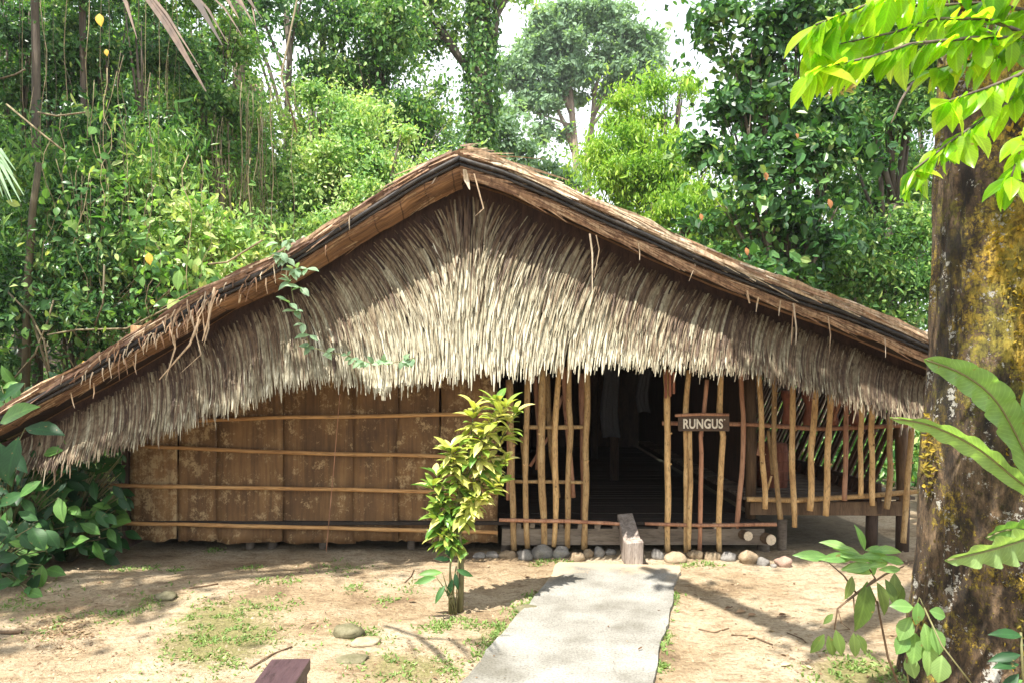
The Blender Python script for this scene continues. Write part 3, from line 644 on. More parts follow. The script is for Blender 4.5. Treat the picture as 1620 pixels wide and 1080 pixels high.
for pts, r_, dy, mt in FP_:
    Y = YW - .045 + dy; n = 14; P_ = [W(a, b, Y) for a, b in pts]; out = []; rr = []
    ph = rd.random() * 50
    for s in range(n + 1):
        t = s / n * (len(P_) - 1); i = min(int(t), len(P_) - 2); f = t - i; f = f * f * (3 - 2 * f) * .5 + f * .5
        p = P_[i].lerp(P_[i + 1], f); p.x += noise.noise(Vector((ph, p.z * 2.5, 0))) * .014; p.y += noise.noise(Vector((ph, p.z * 2, 5))) * .012
        out.append(p); rr.append(r_ * Y / FP * (1 + .2 * noise.noise(Vector((ph, p.z * 7, 2)))))
    mb = MB(); mb.tube(out, rr, 8)
    for kk in range(2):   # knots
        q = rd.randint(2, n - 2); a = rd.uniform(-2.4, -.7); c_ = out[q]; mb.tube([c_, c_ + Vector((math.cos(a), math.sin(a), .4)) * rr[q] * 1.5], [rr[q] * .5, rr[q] * .3], 6)
    mb.build('wall_pole', M[mt], HOUSE, smooth=True)
rail('cross_rail', [(828, 675), (931, 675)], .021, M['pole'], YW + .02)
rail('cross_rail', [(813, 761), (924, 762)], .017, M['pole'], YW + .02)
rail('cross_rail', [(1048, 669), (1110, 669), (1200, 671), (1290, 678), (1400, 674), (1442, 672)], .021, M['redpole'], YW + .02, segs=24)
rail('cross_rail', [(1182, 789), (1260, 791), (1350, 785), (1470, 775)], .024, M['pole'], YW + .03, segs=20)
rail('sill_pole', [(790, 822), (900, 824), (990, 829)], .017, M['redpole'], YW - .08)
rail('sill_pole', [(1020, 828), (1110, 830), (1228, 829)], .017, M['redpole'], YW - .08)
for px, a, b, r_ in ((1187, 585, 822, 8.5), (1427, 660, 872, 10)):
    mb = MB(); mb.tube([W(px - 2, a, YW + .16), W(px + 2, (a + b) / 2, YW + .15), W(px, b, YW + .14)], r_ * YW / FP, 10); mb.build('post', M['post'], HOUSE, smooth=True)
# hanging flat cut ends beside the doorway
mb = MB()
for x, a, b in ((1053, 585, 629), (1060, 585, 626), (1066, 588, 622)): mb.box(W(x, (a + b) / 2, YW - .1), (.022, .012, (b - a) * YW / FP), r=.7)
mb.build('tie_strips', M['rustbark'], HOUSE)
# floor, beams and supports
FZ = .30
mb = MB(); y = YW - .02
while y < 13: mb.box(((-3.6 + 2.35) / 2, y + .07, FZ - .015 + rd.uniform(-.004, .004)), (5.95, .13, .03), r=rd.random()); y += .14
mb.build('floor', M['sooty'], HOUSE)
mb = MB(); y = YW + .12
while y < 12: mb.box((3.05, y + .04, .50 + rd.uniform(-.005, .005)), (1.65, .075, .03), r=rd.random()); y += .1
mb.build('side_bench', M['greywood'], HOUSE)
mb = MB(); mb.box(W(1000, 846, YW).lerp(W(1000, 846, YW), 1) , (2.45, .10, .15), r=.6, jit=.006); mb.build('floor_beam', M['greywood'], HOUSE)
mb = MB(); mb.box((3.0, YW + .10, .41), (1.45, .07, .12), r=.5, jit=.008); mb.build('fascia_board', M['post'], HOUSE)
for px in (821, 842, 888, 918, 945, 973, 1045, 1075, 1132, 1160):
    mb = MB(); c_ = W(px, 832 + rd.uniform(-2, 3), YW - .03); mb.box(c_ + Vector((0, .06, 0)), (.05, .16, .055), r=rd.random(), jit=.008); mb.build('joist_end', M['greywood'] if px != 1132 else M['cutwood'], HOUSE)
for px, py, r_ in ((1183, 847, 8), (1219, 853, 9)):
    a = W(px, py, YW - .12); mb = MB(); mb.tube([a, a + Vector((-.35, 1.2, 0)) * .5, a + Vector((-.7, 2.4, 0)) * .5], r_ * YW / FP, 10); o = mb.build('floor_log', M['post'], HOUSE, smooth=False)
    mb = MB(); mb.tube([a + Vector((.003, -.012, 0)), a + Vector((0, .004, 0))], r_ * YW / FP * .92, 10); mb.build('cut_end', M['cutwood'], o)
for px, r_, zt in ((800, .05, .2), (1207, .06, .17), (1236, .045, .3), (430, .045, .1), (510, .04, .1), (395, .04, .1), (650, .04, .1), (140, .05, .1), (1378, .055, .4), (1427, .06, .42), (1305, .05, .4), (1335, .05, .4)):
    Y = YW + (.12 if px not in (1305, 1335) else 2.2) + (.1 if px < 700 else 0); x = W(px, 0, Y).x; mb = MB(); mb.tube([(x, Y, -.05), (x + .01, Y, zt)], r_, 9); mb.build('foundation_post', M['greywood'] if px < 1300 else M['darkwood'], HOUSE, smooth=True)
# side wall of slanting slats on the right, closed walls elsewhere
mb = MB(); y = YW + .2
while y < 12.5:
    t = (y - YW) / 6; xb_ = 3.55; h = rd.uniform(-.02, .02)
    mb.box(Vector((xb_ + .22, y + h, 1.25)), (.018, .062, 1.75), rot=__import__('mathutils').Matrix.Rotation(R(24), 3, 'Y') @ __import__('mathutils').Matrix.Rotation(R(rd.uniform(-2, 2)), 3, 'X'), r=rd.random()); y += .115
mb.build('side_slats', M['slat'], HOUSE)
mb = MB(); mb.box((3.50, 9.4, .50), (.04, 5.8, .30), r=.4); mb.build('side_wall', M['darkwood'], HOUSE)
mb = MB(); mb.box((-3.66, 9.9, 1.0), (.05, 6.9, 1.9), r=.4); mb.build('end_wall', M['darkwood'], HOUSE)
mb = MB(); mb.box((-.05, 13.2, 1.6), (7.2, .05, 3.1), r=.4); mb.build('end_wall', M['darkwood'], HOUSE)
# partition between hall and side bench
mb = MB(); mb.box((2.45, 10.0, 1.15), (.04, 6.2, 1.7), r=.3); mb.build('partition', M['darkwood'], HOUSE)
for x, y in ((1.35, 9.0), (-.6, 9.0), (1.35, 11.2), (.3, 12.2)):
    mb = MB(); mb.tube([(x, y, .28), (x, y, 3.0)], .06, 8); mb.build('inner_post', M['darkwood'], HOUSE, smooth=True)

# ------------------------------------------------------------------ the sign
S = thing('name_sign', 'small dark wooden sign reading RUNGUS on the poles right of the doorway', 'sign', W(1113, 669, YW - .13))
mb = MB(); c_ = W(1113, 669, YW - .13); mb.box(c_, (.47, .022, .138), r=.5, jit=.003); mb.build('board', wood_mat('sign_wood', [(.05, .03, .018), (.09, .055, .035), (.14, .09, .055)], stretch=(.15, 1, 1), rvar=.1), S)
mb = MB(); mb.tube([W(1068, 656.5, YW - .135), W(1110, 654.5, YW - .135), W(1153, 655.5, YW - .135)], .014, 8, .8); mb.build('top_rail', M['redpole'], S, smooth=True)
fc = bpy.data.curves.new('sign_text', 'FONT'); fc.body = "RUNGUS"; fc.size = .135; fc.align_x = 'CENTER'; fc.align_y = 'CENTER'; fc.extrude = .003; fc.offset = .0035; fc.space_character = 1.06
to = bpy.data.objects.new('sign_text_src', fc); C.link(to); bpy.context.view_layer.update()
me = bpy.data.meshes.new_from_object(to.evaluated_get(bpy.context.evaluated_depsgraph_get())); C.unlink(to); bpy.data.objects.remove(to)
me.materials.clear(); me.materials.append(M['paint']); o = bpy.data.objects.new('lettering', me); C.link(o); o.parent = S
co = np.zeros(len(me.vertices) * 3); me.vertices.foreach_get('co', co); co = co.reshape(-1, 3); wx = co[:, 0].max() - co[:, 0].min(); hx = co[:, 1].max() - co[:, 1].min()
o.scale = (.365 / wx, .092 / hx, 1); o.location = (-.008 - (co[:, 0].max() + co[:, 0].min()) / 2 * .365 / wx, -.0135, -.002 - (co[:, 1].max() + co[:, 1].min()) / 2 * .092 / hx); o.rotation_euler = (R(90), 0, 0)
mb = MB(); mb.box(c_ + Vector((.19, -.0135, .036)), (.012, .005, .009)); mb.build('painted_mark', M['paint'], S)

# ------------------------------------------------------------------ notched step
st = thing('notched_step', 'weathered grey notched timber step at the head of the concrete path', 'step', (W(1004, 0, 5.98).x, 5.98, 0))
mb = MB(); hw = .075; xc = W(1004, 0, 5.98).x
prof = [(5.98, .01), (5.955, .225), (6.03, .232), (6.05, .212), (6.14, .232), (6.17, .25), (6.49, .37), (6.53, .30), (6.22, .01)]
vs = []; 
for s in (-1, 1):
    for (y, z) in prof: vs.append((xc + s * hw + .012 * noise.noise(Vector((y * 9, z * 9, s))), y, z + .006 * s))
n = len(prof); fs = [tuple(range(n - 1, -1, -1)), tuple(range(n, 2 * n))] + [(i, (i + 1) % n, n + (i + 1) % n, n + i) for i in range(n)]
mb.add(vs, fs, .9); o = mb.build('notched_step_body', wood_mat('step_wood', [(.12, .09, .075), (.29, .24, .205), (.46, .41, .36)], stretch=(1.4, 1.4, .2), rvar=.1), st)
o.name = 'step_block'
bv = o.modifiers.new('b', 'BEVEL'); bv.width = .008; bv.segments = 2

# ------------------------------------------------------------------ things inside the front
def vessel(px, y0, y1, w_, label, Y=YW + .5):
    a, b = W(px, y0, Y), W(px, y1, Y); pts = []; rr = []
    for i, k in enumerate((1, .95, .62, .5, .6, .85, .75)): pts.append(a.lerp(b, i / 6)); rr.append(w_ * k)
    mb = MB(); mb.tube(pts, rr, 12); mb.tube([a, a + Vector((0, 0, .4))], .004, 4)
    return tag(mb.build('bark_container', M['rustbark'], None, smooth=True), label, 'container', 'reddish bark containers hanging behind the rail')
vessel(1244, 617, 670, .055, 'reddish bark container with narrow waist, leftmost hanging behind the right rail')
vessel(1280, 618, 672, .075, 'wide reddish bark container hanging second from left behind the right rail')
vessel(1318, 622, 672, .06, 'reddish bark container hanging third behind the right rail')
vessel(1352, 630, 672, .07, 'reddish bark container hanging rightmost behind the right rail, near the slats')
mb = MB(); c_ = W(1221, 742, YW + .75)
ringp = []
mb.tube([c_ + Vector((0, 0, z)) for z in (-.28, -.2, 0, .2, .28)], [.13, .15, .165, .16, .15], 14); 
for z in (-.2, -.1, 0, .1, .2): mb.tube([c_ + Vector((math.cos(a) * .165, math.sin(a) * .165, z)) for a in np.linspace(0, 6.3, 15)], .006, 5)
tag(mb.build('woven_basket', M['rustbark'], None, smooth=True), 'tall brown woven basket standing behind the poles on the side bench', 'basket')
for px, a, b, w_, lb in ((966, 585, 690, .09, 'faded grey cloth hanging longest in the dark doorway'), (1018, 600, 650, .06, 'short grey cloth hanging beside the longer one in the dark doorway')):
    mb = MB(); Y = 8.6; c0 = W(px, a - 30, Y); L_ = (b - a + 30) * Y / FP; vs = []; fs = []
    for j in range(8):
        for i in range(10):
            t = i / 9 - .5; vs.append((c0.x + t * w_ * 2 * (1 + .25 * j / 7) + .02 * math.sin(j), Y + .03 * math.sin(i * 1.9 + j * .3), c0.z - L_ * j / 7 - .03 * abs(t)))
    for j in range(7):
        for i in range(9): k = j * 10 + i; fs.append((k, k + 1, k + 11, k + 10))
    mb.add(vs, fs, .5); o = mb.build('hanging_cloth', M['cloth'], None, smooth=True); tag(o, lb, 'cloth', 'cloths hanging in the doorway'); o.modifiers.new('t', 'SOLIDIFY').thickness = .006

# ------------------------------------------------------------------ stones
def stone(px, py, wpx, hpx, mat, label, Y=None, flatn=.75, group='stones laid along the house front'):
    """py = row where it meets the ground"""
    Y = Y or CAMZ * FP / (py - HY); x = (px - 810) * Y / FP; w_ = wpx * Y / FP / 2; h_ = hpx * Y / FP
    seed = rd.random() * 99; nu, nv = 16, 11; vs = []; fs = []
    for j in range(nv + 1):
        ph = math.pi * j / nv - math.pi / 2
        for i in range(nu):
            th = 2 * math.pi * i / nu; d = Vector((math.cos(th) * math.cos(ph), math.sin(th) * math.cos(ph), math.sin(ph)))
            k = 1 + .34 * noise.noise(d * 1.2 + Vector((seed, 0, 0))) + .14 * noise.noise(d * 2.7 + Vector((0, seed, 0))) + .04 * noise.noise(d * 8 + Vector((0, 0, seed)))
            vs.append((x + d.x * w_ * k, Y + d.y * w_ * flatn * k, gz(x, Y) + h_ * .28 + d.z * h_ * .60 * k))
    for j in range(nv):
        for i in range(nu): a = j * nu + i; b = j * nu + (i + 1) % nu; fs.append((a, b, b + nu, a + nu))
    mb = MB(); mb.add(vs, fs, rd.random()); o = mb.build('stone', M[mat], None, smooth=True); return tag(o, label, 'stone', group)
T, G_, P_k = 'stone_tan', 'stone_grey', 'stone_pink'
for a in [(758, 882, 20, 9, G_, 'low flat grey stone left of all others along the house front, behind the yellow-green shrub'), (778, 882, 20, 9, G_, 'low flat grey stone just left of the first open pole bay'),
          (804, 881, 27, 12, T, 'oval tan stone under the first pole beside the shrub'), (830, 881, 26, 17, G_, 'pale rounded stone under the second pole left of the doorway'),
          (857, 879, 33, 20, G_, 'large angular grey stone under the third pole, biggest of the row'), (888, 880, 27, 20, G_, 'tilted brown-grey stone under the fourth and fifth poles'),
          (914, 886, 23, 15, T, 'rounded tan stone set forward at the left foot of the doorway'), (930, 881, 19, 13, T, 'small tan stone under the left doorway pole'),
          (947, 879, 18, 16, G_, 'small dark grey round stone just inside the left doorway pole'), (966, 878, 18, 9, G_, 'flat small grey stone left of the notched step'),
          (1040, 883, 23, 16, G_, 'round grey-brown stone between notched step and right doorway pole'), (1068, 888, 34, 18, T, 'wide pointed tan stone in front of the right doorway pole'),
          (1100, 882, 27, 14, T, 'tan stone under the twin poles below the sign'), (1128, 883, 28, 14, T, 'oval brown stone under the pole right of the sign'), (1153, 885, 27, 14, G_, 'pale grey stone right of the pole below the sign'),
          (1185, 889, 30, 20, T, 'large round tan stone below the two pale log ends'), (1240, 894, 26, 17, P_k, 'pinkish stone at the right end of the row'), (1224, 896, 11, 6, G_, 'tiny pale stone beside the pinkish stone'),
          (1207, 893, 20, 13, G_, 'dark low stone at the foot of the stump post')]: stone(*a)
stone(550, 1003, 52, 20, 'stone_moss', 'mossy brown boulder half buried in the earth left of the path', group='rocks in the front yard')
stone(578, 1016, 44, 10, 'stone_tan', 'low tan rock beside the mossy boulder', group='rocks in the front yard')
stone(556, 1042, 50, 9, 'stone_moss', 'flat dull green-brown rock nearer the camera below the mossy boulder', group='rocks in the front yard')
stone(262, 952, 34, 12, 'stone_moss', 'small mossy rock on the earth bank in front of the bark wall', group='rocks in the front yard')
stone(1062, 908, 30, 6, G_, 'flat pale stone slab beside the upper right corner of the path', group='rocks in the front yard')
stone(835, 965, 46, 8, 'stone_moss', 'flat mossy rock along the left edge of the path', group='rocks in the front yard')

# ------------------------------------------------------------------ timber corner in the foreground
bt = thing('timber_bench', 'dark purple-brown timber bench end cut off by the bottom of the picture', 'bench', (-1.15, 3.1, 0))
th_ = .44; top_z = .40
Yb = 3.3
def Wz(px, py, z): Y = (CAMZ - z) * FP / (py - HY); return Vector(((px - 810) * Y / FP, Y, z))
A, B, D = Wz(430, 1042, top_z), Wz(491, 1041, top_z), Wz(400, 1082, top_z)
dv_ = (D - A) * 4; mb = MB()
tp = [A, B, B + dv_, A + dv_]; mb.add([v for v in tp] + [v - Vector((0, 0, .05)) for v in tp], [(0, 1, 2, 3), (7, 6, 5, 4), (0, 4, 5, 1), (1, 5, 6, 2), (2, 6, 7, 3), (3, 7, 4, 0)], .5)
M['bench'] = wood_mat('purple_brown_timber', [(.035, .018, .022), (.075, .042, .045), (.12, .075, .075)], stretch=(.6, .12, 1), rvar=.1, rough=.5)
mb.build('seat', M['bench'], bt)
for t in (.02, .9):
    for s in (.15, .85):
        c_ = A.lerp(B, s) + dv_ * t; mb = MB(); mb.box((c_.x, c_.y - .05, (top_z - .05) / 2 - .02), (.05, .05, top_z - .01), r=.4); mb.build('leg', M['bench'], bt)

# ------------------------------------------------------------------ foliage tools
def cloud(ells, n, clump=.3, leaf=.1, asp=.5, droop=.5, up=.5, jit=.35, seed=0):
    """ells: list of centre/radii; returns arrays for leaf_mesh"""
    g_ = np.random.default_rng(seed); vol = np.array([e[3] * e[4] * e[5] for e in ells]) ** .75; cnt = np.maximum(1, (n * vol / vol.sum())).astype(int)
    P_, N_, out = [], [], None
    for e, c in zip(ells, cnt):
        c0 = np.array(e[:3]); rr = np.array(e[3:6]); K = max(5, int(16 * (rr.prod() ** (1 / 3) / (clump + .1)) ** 1.6 / 4)); K = min(K, 400)
        d = nrm(g_.normal(size=(K, 3))); rad = g_.uniform(.35, 1, (K, 1)) ** .6; cc = d * rad
        wgt = g_.uniform(.3, 1.6, K); wgt /= wgt.sum(); idx = g_.choice(K, c, p=wgt)
        sz = g_.uniform(.5, 1.3, K)[idx][:, None] * clump
        off = g_.normal(size=(c, 3)) * sz * np.array([1.15, 1, .65]) * .6 * (.45 + np.minimum(g_.exponential(.7, (c, 1)), 1.5))
        p_ = c0 + cc[idx] * rr + off; P_.append(p_)
        N_.append(nrm((p_ - c0) / rr) * .45 + off / (sz + 1e-6) * .3)
    P_ = np.concatenate(P_); N_ = np.concatenate(N_); m_ = len(P_)
    N_ = N_ + np.array([0, -.28, up * .7]) + g_.normal(size=(m_, 3)) * jit * 1.6
    ax = g_.normal(size=(m_, 3)) + nrm(N_) * .2; ax[:, 2] -= droop * 1.5
    ln = leaf * g_.uniform(.5, 1.2, m_) * (1 + .7 * (g_.random(m_) < .08)); wd_ = ln * asp * g_.uniform(.8, 1.2, m_)
    tone = np.clip(.47 + .2 * g_.normal(size=m_) + .10 * np.sin(P_[:, 0] * 7.3 + P_[:, 1] * 5.1) * np.sin(P_[:, 2] * 6.7) + .12 * np.sin(P_[:, 0] * 3.1 + P_[:, 2] * 2.3), 0, 1)
    return P_, ax, N_, ln, wd_, tone

def E(px, py, Y, rx, ry, rd_=None):
    """ellipsoid from picture centre and size at distance Y"""
    c_ = W(px, py, Y); a = rx * Y / FP; b = ry * Y / FP; return (c_.x, c_.y, c_.z, a, rd_ or a * .8, b)

def tree(name, label, cat, base, ells, n, mat, trunk=.1, leaf=.1, clump=.35, asp=.5, up=.5, droop=.5, group=None, bark='bark', bend=.15, seed=None, fork=None, limbs=True, fine=False):
    seed = seed if seed is not None else int(abs(base[0]) * 97 + base[1] * 13 + n) % 9999
    x, y = base[0], base[1]; z = gz(x, y) - .1
    t = thing(name, label, cat, (x, y, z), group); q = random.Random(seed); mb = MB()
    cx = sum(e[0] for e in ells) / len(ells); cy = sum(e[1] for e in ells) / len(ells); zt = max(e[2] + e[5] * .5 for e in ells); zl = min(e[2] for e in ells)
    fz = fork if fork else z + max(.3, (zl - z) * .75)
    pts = []; m_ = 7
    for i in range(m_ + 1):
        s = i / m_; pts.append(Vector((x + (cx - x) * s ** 1.5 * .6 + q.uniform(-bend, bend) * s, y + (cy - y) * s * .5 + q.uniform(-bend, bend) * s, z + (fz - z) * s)))
    mb.tube(pts, [trunk * (1.35 if i == 0 else 1 - .35 * i / m_) for i in range(m_ + 1)], 9)
    if limbs:
        for e in ells:
            for k in range(3 if len(ells) < 4 else 2):
                a = pts[q.randint(m_ - 2, m_)]; b = Vector((e[0] + q.uniform(-.5, .5) * e[3], e[1] + q.uniform(-.5, .5) * e[4], e[2] + q.uniform(-.2, .6) * e[5]))
                md_ = a.lerp(b, .5) + Vector((q.uniform(-.1, .1), q.uniform(-.1, .1), .12 * (b - a).length)); md_.x += (b.x - a.x) * .1
                r0 = trunk * q.uniform(.3, .55); mb.tube([a, a.lerp(md_, .5), md_, md_.lerp(b, .5), b], [r0, r0 * .85, r0 * .65, r0 * .45, r0 * .2], 6)
                for kk in range(2):
                    b2 = b + Vector((q.uniform(-1, 1) * e[3], q.uniform(-1, 1) * e[4], q.uniform(-.2, .8) * e[5])) * .45; mb.tube([md_, md_.lerp(b2, .5) + Vector((0, 0, .05)), b2], [r0 * .45, r0 * .3, r0 * .1], 5)
    mb.build('trunk', M[bark], t, smooth=True)
    leaf_mesh('crown', *cloud(ells, n, clump, leaf, asp, droop, up, seed=seed), M[mat], t, fine=fine)
    return t
# ------------------------------------------------------------------ jungle behind
# far forest mass and undergrowth
ells = []
q = random.Random(3)
for k in range(46):
    x = -26 + 52 * k / 45 + q.uniform(-1, 1); y = q.uniform(25, 32); top = 4.4 if -1 < x < 7 else (6.0 if x > 0 else (17 if x < -11.5 else 12))
    zz = terr(x, y); ells.append((x, y, zz + top * .35, 2.0, 1.6, top * .45)); 
leaf_mesh('distant_forest', *cloud(ells, 80000, .55, .26, .6, .4, .6, seed=5), M['far']); tag(bpy.data.objects['distant_forest'], kind='stuff')
ells = []
for k in range(60):
    x = q.uniform(-16, 16); y = q.uniform(13.8, 20) if k > 14 else q.uniform(9.5, 13)
    if k <= 14: x = q.uniform(-13, -6); 
    if x > 4.4 and q.random() < .5: y = q.uniform(9.5, 14)
    elif abs(x) < 5: y = max(y, 15.2)
    ells.append((x, y, terr(x, y) + .5, 1.1, 1.1, q.uniform(.5, 1.2)))
for k in range(24): x = q.uniform(4.5, 9); y = q.uniform(8.5, 14); ells.append((x, y, .35, .6, .7, q.uniform(.3, .6)))
leaf_mesh('undergrowth', *cloud(ells, 60000, .35, .12, .5, .4, .5, seed=6), M['jungle_mid']); tag(bpy.data.objects['undergrowth'], kind='stuff')

J = 'dense jungle trees left of the longhouse'
tree('jungle_tree', 'dark dense tree filling the far left top corner', 'tree', (-8.2, 11.5), [E(20, 60, 11, 130, 110), E(60, 200, 11, 130, 120), E(-40, 330, 11, 130, 130)], 30000, 'jungle_dark', .13, .085, .3, group=J)
tree('jungle_tree', 'dark leafy tree with hanging stems right of the far left corner', 'tree', (-5.6, 11), [E(180, 80, 11, 110, 100), E(200, 220, 10.5, 110, 90), E(150, 330, 10.5, 100, 80)], 28000, 'jungle_dark', .12, .085, .3, group=J)
tree('jungle_tree', 'mid-green tree behind the dry palm blades at the top left', 'tree', (-5.4, 13.5), [E(300, 50, 13, 100, 90), E(320, 190, 13, 90, 80), E(250, 130, 13.5, 80, 80)], 24000, 'jungle_mid', .12, .10, .33, group=J)
tree('jungle_shrub', 'broad-leaved dark shrub above the left roof slope', 'shrub', (-6.0, 9.3), [E(110, 400, 9.3, 110, 90), E(60, 520, 9, 110, 80), E(200, 470, 9.3, 90, 70)], 24000, 'jungle_dark', .05, .09, .34, .42, group=J, bark='liana')
tree('jungle_shrub', 'pale-leaved shrub catching the sun above the middle of the left roof slope', 'shrub', (-4.6, 9.8), [E(270, 330, 10, 90, 60), E(320, 400, 9.8, 90, 55), E(240, 420, 9.8, 70, 60)], 9000, 'jungle_pale', .05, .11, .34, .45, group=J, bark='liana')
tree('jungle_tree', 'sunlit pale green tree draped in climbers left of the roof ridge', 'tree', (-4.2, 15.5), [E(470, 230, 15, 110, 80), E(560, 300, 14.5, 120, 60), E(420, 320, 14.5, 100, 70), E(540, 190, 15, 80, 60)], 52000, 'jungle_pale', .13, .095, .36, group=J)
tree('jungle_tree', 'bright sunny bush tree just behind the left roof slope', 'tree', (-2.6, 13.9), [E(640, 250, 14, 80, 60), E(520, 370, 13.6, 110, 40), E(430, 390, 13.6, 80, 50), E(620, 310, 14, 80, 40)], 30000, 'jungle_pale', .1, .09, .33, group=J)
tree('jungle_tree', 'tall dark green tree with climbers left of the ivy-clad trunk', 'tree', (-3.8, 19), [E(580, 60, 18, 90, 70), E(620, 160, 18, 80, 70), E(530, 130, 18, 60, 60), E(670, 200, 18, 50, 50)], 34000, 'jungle_mid', .16, .13, .42, group=J)
tree('jungle_tree', 'high thin-crowned tree with sky showing through at the top left', 'tree', (-6.4, 19), [E(380, 10, 19, 40, 40), E(560, -30, 19, 70, 40), E(650, 20, 20, 60, 60)], 12000, 'jungle_dark', .17, .16, .45, group=J)
tree('jungle_tree', 'dark tall tree deep behind the left jungle', 'tree', (-11.5, 17.5), [E(100, 40, 17, 170, 120), E(250, 260, 16.5, 150, 130), E(60, 260, 17, 150, 130), E(360, 360, 16, 90, 80)], 40000, 'jungle_mid', .2, .15, .45, group=J)
tree('jungle_tree', 'grey slim tree with sparse leaves left of centre at the top', 'tree', (-6.0, 17), [E(375, 30, 17, 40, 60), E(390, 200, 17, 50, 90)], 3500, 'jungle_mid', .17, .14, .4, group=J, bark='paleb', fork=9)

# ivy-clad trunk in the middle
iv = thing('ivy_clad_tree', 'tall tree behind the roof ridge, its trunk wrapped in dark ivy', 'tree', (W(762, 0, 20).x, 20, gz(-1, 20)))
mb = MB(); x = W(762, 0, 20).x
mb.tube([(x, 20, .5), (x, 20, 5), (x + .02, 20, 9), (x - .03, 20, 13), (x, 20, 17)], [.36, .32, .3, .28, .22], 12)
mb.tube([W(745, 115, 20), W(722, 85, 19.9), W(700, 50, 19.8), W(678, 20, 19.7), W(660, -20, 19.6), W(640, -90, 19.5)], [.13, .12, .11, .09, .08, .05], 8)
mb.tube([W(770, 105, 20), W(782, 75, 19.9), W(784, 40, 19.9), W(786, 25, 19.9), W(800, 0, 19.8), W(820, -60, 19.6)], [.12, .1, .09, .09, .08, .05], 8)
mb.tube([W(786, 30, 19.9), W(783, 5, 19.8), W(780, -40, 19.7)], [.06, .05, .04], 7)
mb.tube([W(702, 60, 19.8), W(680, 62, 19.7), W(655, 75, 19.6)], [.05, .04, .02], 6)
mb.build('trunk', M['bark'], iv, smooth=True)
zz = rng.uniform(3, 16, 9000); a_ = rng.uniform(0, 2 * math.pi, 9000); rr_ = .40 + .10 * np.abs(rng.normal(size=9000)) + .06 * np.sin(zz * 2) 
P_ = np.stack([x + np.cos(a_) * rr_, 20 + np.sin(a_) * rr_, zz], 1); nn = np.stack([np.cos(a_), np.sin(a_), np.full(9000, .4)], 1) + rng.normal(size=(9000, 3)) * .3
ax = rng.normal(size=(9000, 3)) * .5; ax[:, 2] -= .8
leaf_mesh('ivy', P_, ax, nn, rng.uniform(.09, .18, 9000), rng.uniform(.08, .14, 9000), rng.uniform(0, .8, 9000), M['jungle_mid'], iv)
leaf_mesh('crown', *cloud([E(690, 40, 20, 50, 40), E(720, 20, 20, 40, 30), E(660, 90, 20, 35, 25), E(820, -20, 20, 60, 22), E(700, -60, 20, 90, 50)], 7000, .4, .14, .5, seed=8), M['jungle_pale'], iv)

# far pale tree with domed crown
ft = thing('domed_tree', 'large hazy blue-green domed tree against the white sky', 'tree', (W(905, 0, 44).x, 44, gz(3, 44)))
mb = MB()
def limb(pts, r0, r1, Y): mb.tube([W(a, b, Y) for a, b in pts], [r0 + (r1 - r0) * i / (len(pts) - 1) for i in range(len(pts))], 7)
limb([(912, 420), (912, 262), (905, 180), (902, 140), (908, 110)], .30, .12, 44); limb([(908, 240), (895, 200), (880, 170), (868, 140)], .2, .06, 44)
limb([(905, 180), (888, 140), (868, 118)], .22, .08, 44); limb([(928, 420), (930, 240), (938, 190), (940, 155), (936, 120)], .26, .10, 44.5)
limb([(938, 185), (955, 150), (970, 130)], .2, .06, 44.5); limb([(902, 140), (915, 100), (910, 70)], .14, .05, 44); limb([(940, 150), (950, 110), (945, 80)], .14, .05, 44)
limb([(905, 200), (880, 190), (850, 180)], .12, .04, 44); limb([(936, 200), (960, 170), (985, 160)], .12, .04, 44)
mb.build('trunk', M['paleb'], ft, smooth=True)
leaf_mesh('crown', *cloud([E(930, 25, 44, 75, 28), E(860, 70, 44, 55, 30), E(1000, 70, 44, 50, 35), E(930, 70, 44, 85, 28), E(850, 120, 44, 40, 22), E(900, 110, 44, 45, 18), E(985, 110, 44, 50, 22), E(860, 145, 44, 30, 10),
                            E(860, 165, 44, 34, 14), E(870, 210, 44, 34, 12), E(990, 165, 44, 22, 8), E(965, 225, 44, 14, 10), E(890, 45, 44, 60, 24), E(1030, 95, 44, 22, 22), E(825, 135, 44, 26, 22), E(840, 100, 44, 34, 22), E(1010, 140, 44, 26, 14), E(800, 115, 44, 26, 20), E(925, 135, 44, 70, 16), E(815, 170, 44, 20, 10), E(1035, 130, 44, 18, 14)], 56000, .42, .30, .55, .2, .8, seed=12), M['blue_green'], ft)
Rr = 'trees right of the roof ridge'
tree('broadleaf_tree', 'bright yellow-green tree behind the right roof slope', 'tree', (3.6, 16), [E(1030, 190, 16, 70, 60), E(1000, 270, 15.8, 80, 50), E(1080, 260, 15.8, 80, 70), E(960, 310, 15.6, 40, 30), E(1060, 340, 15.4, 80, 30), E(1060, 140, 16, 40, 30), E(970, 250, 15.8, 50, 40), E(1110, 330, 15.4, 60, 40)], 36000, 'lime', .14, .13, .33, .32, .35, 1.0, group=Rr)
tree('broadleaf_tree', 'dark glossy round-leaved tree rising right of the sky gap', 'tree', (4.6, 11.2), [E(1180, 60, 11, 75, 65), E(1230, 150, 11, 95, 65), E(1150, 210, 11, 60, 60), E(1240, 260, 10.8, 90, 50), E(1190, 330, 10.8, 90, 50), E(1280, 30, 11, 90, 50), E(1290, 360, 10.8, 60, 50), E(1200, 420, 10.6, 80, 30), E(1330, 250, 10.9, 50, 60)], 13000, 'jungle_dark', .11, .15, .34, .6, .6, .3, group=Rr, bend=.1)
tree('broadleaf_tree', 'mid-green tree in the shade just left of the mossy trunk', 'tree', (7.2, 13.5), [E(1400, 60, 13, 90, 90), E(1440, 180, 13, 60, 60), E(1350, 180, 13, 60, 40), E(1500, 60, 13, 100, 90)], 24000, 'jungle_mid', .12, .10, .3, group=Rr)
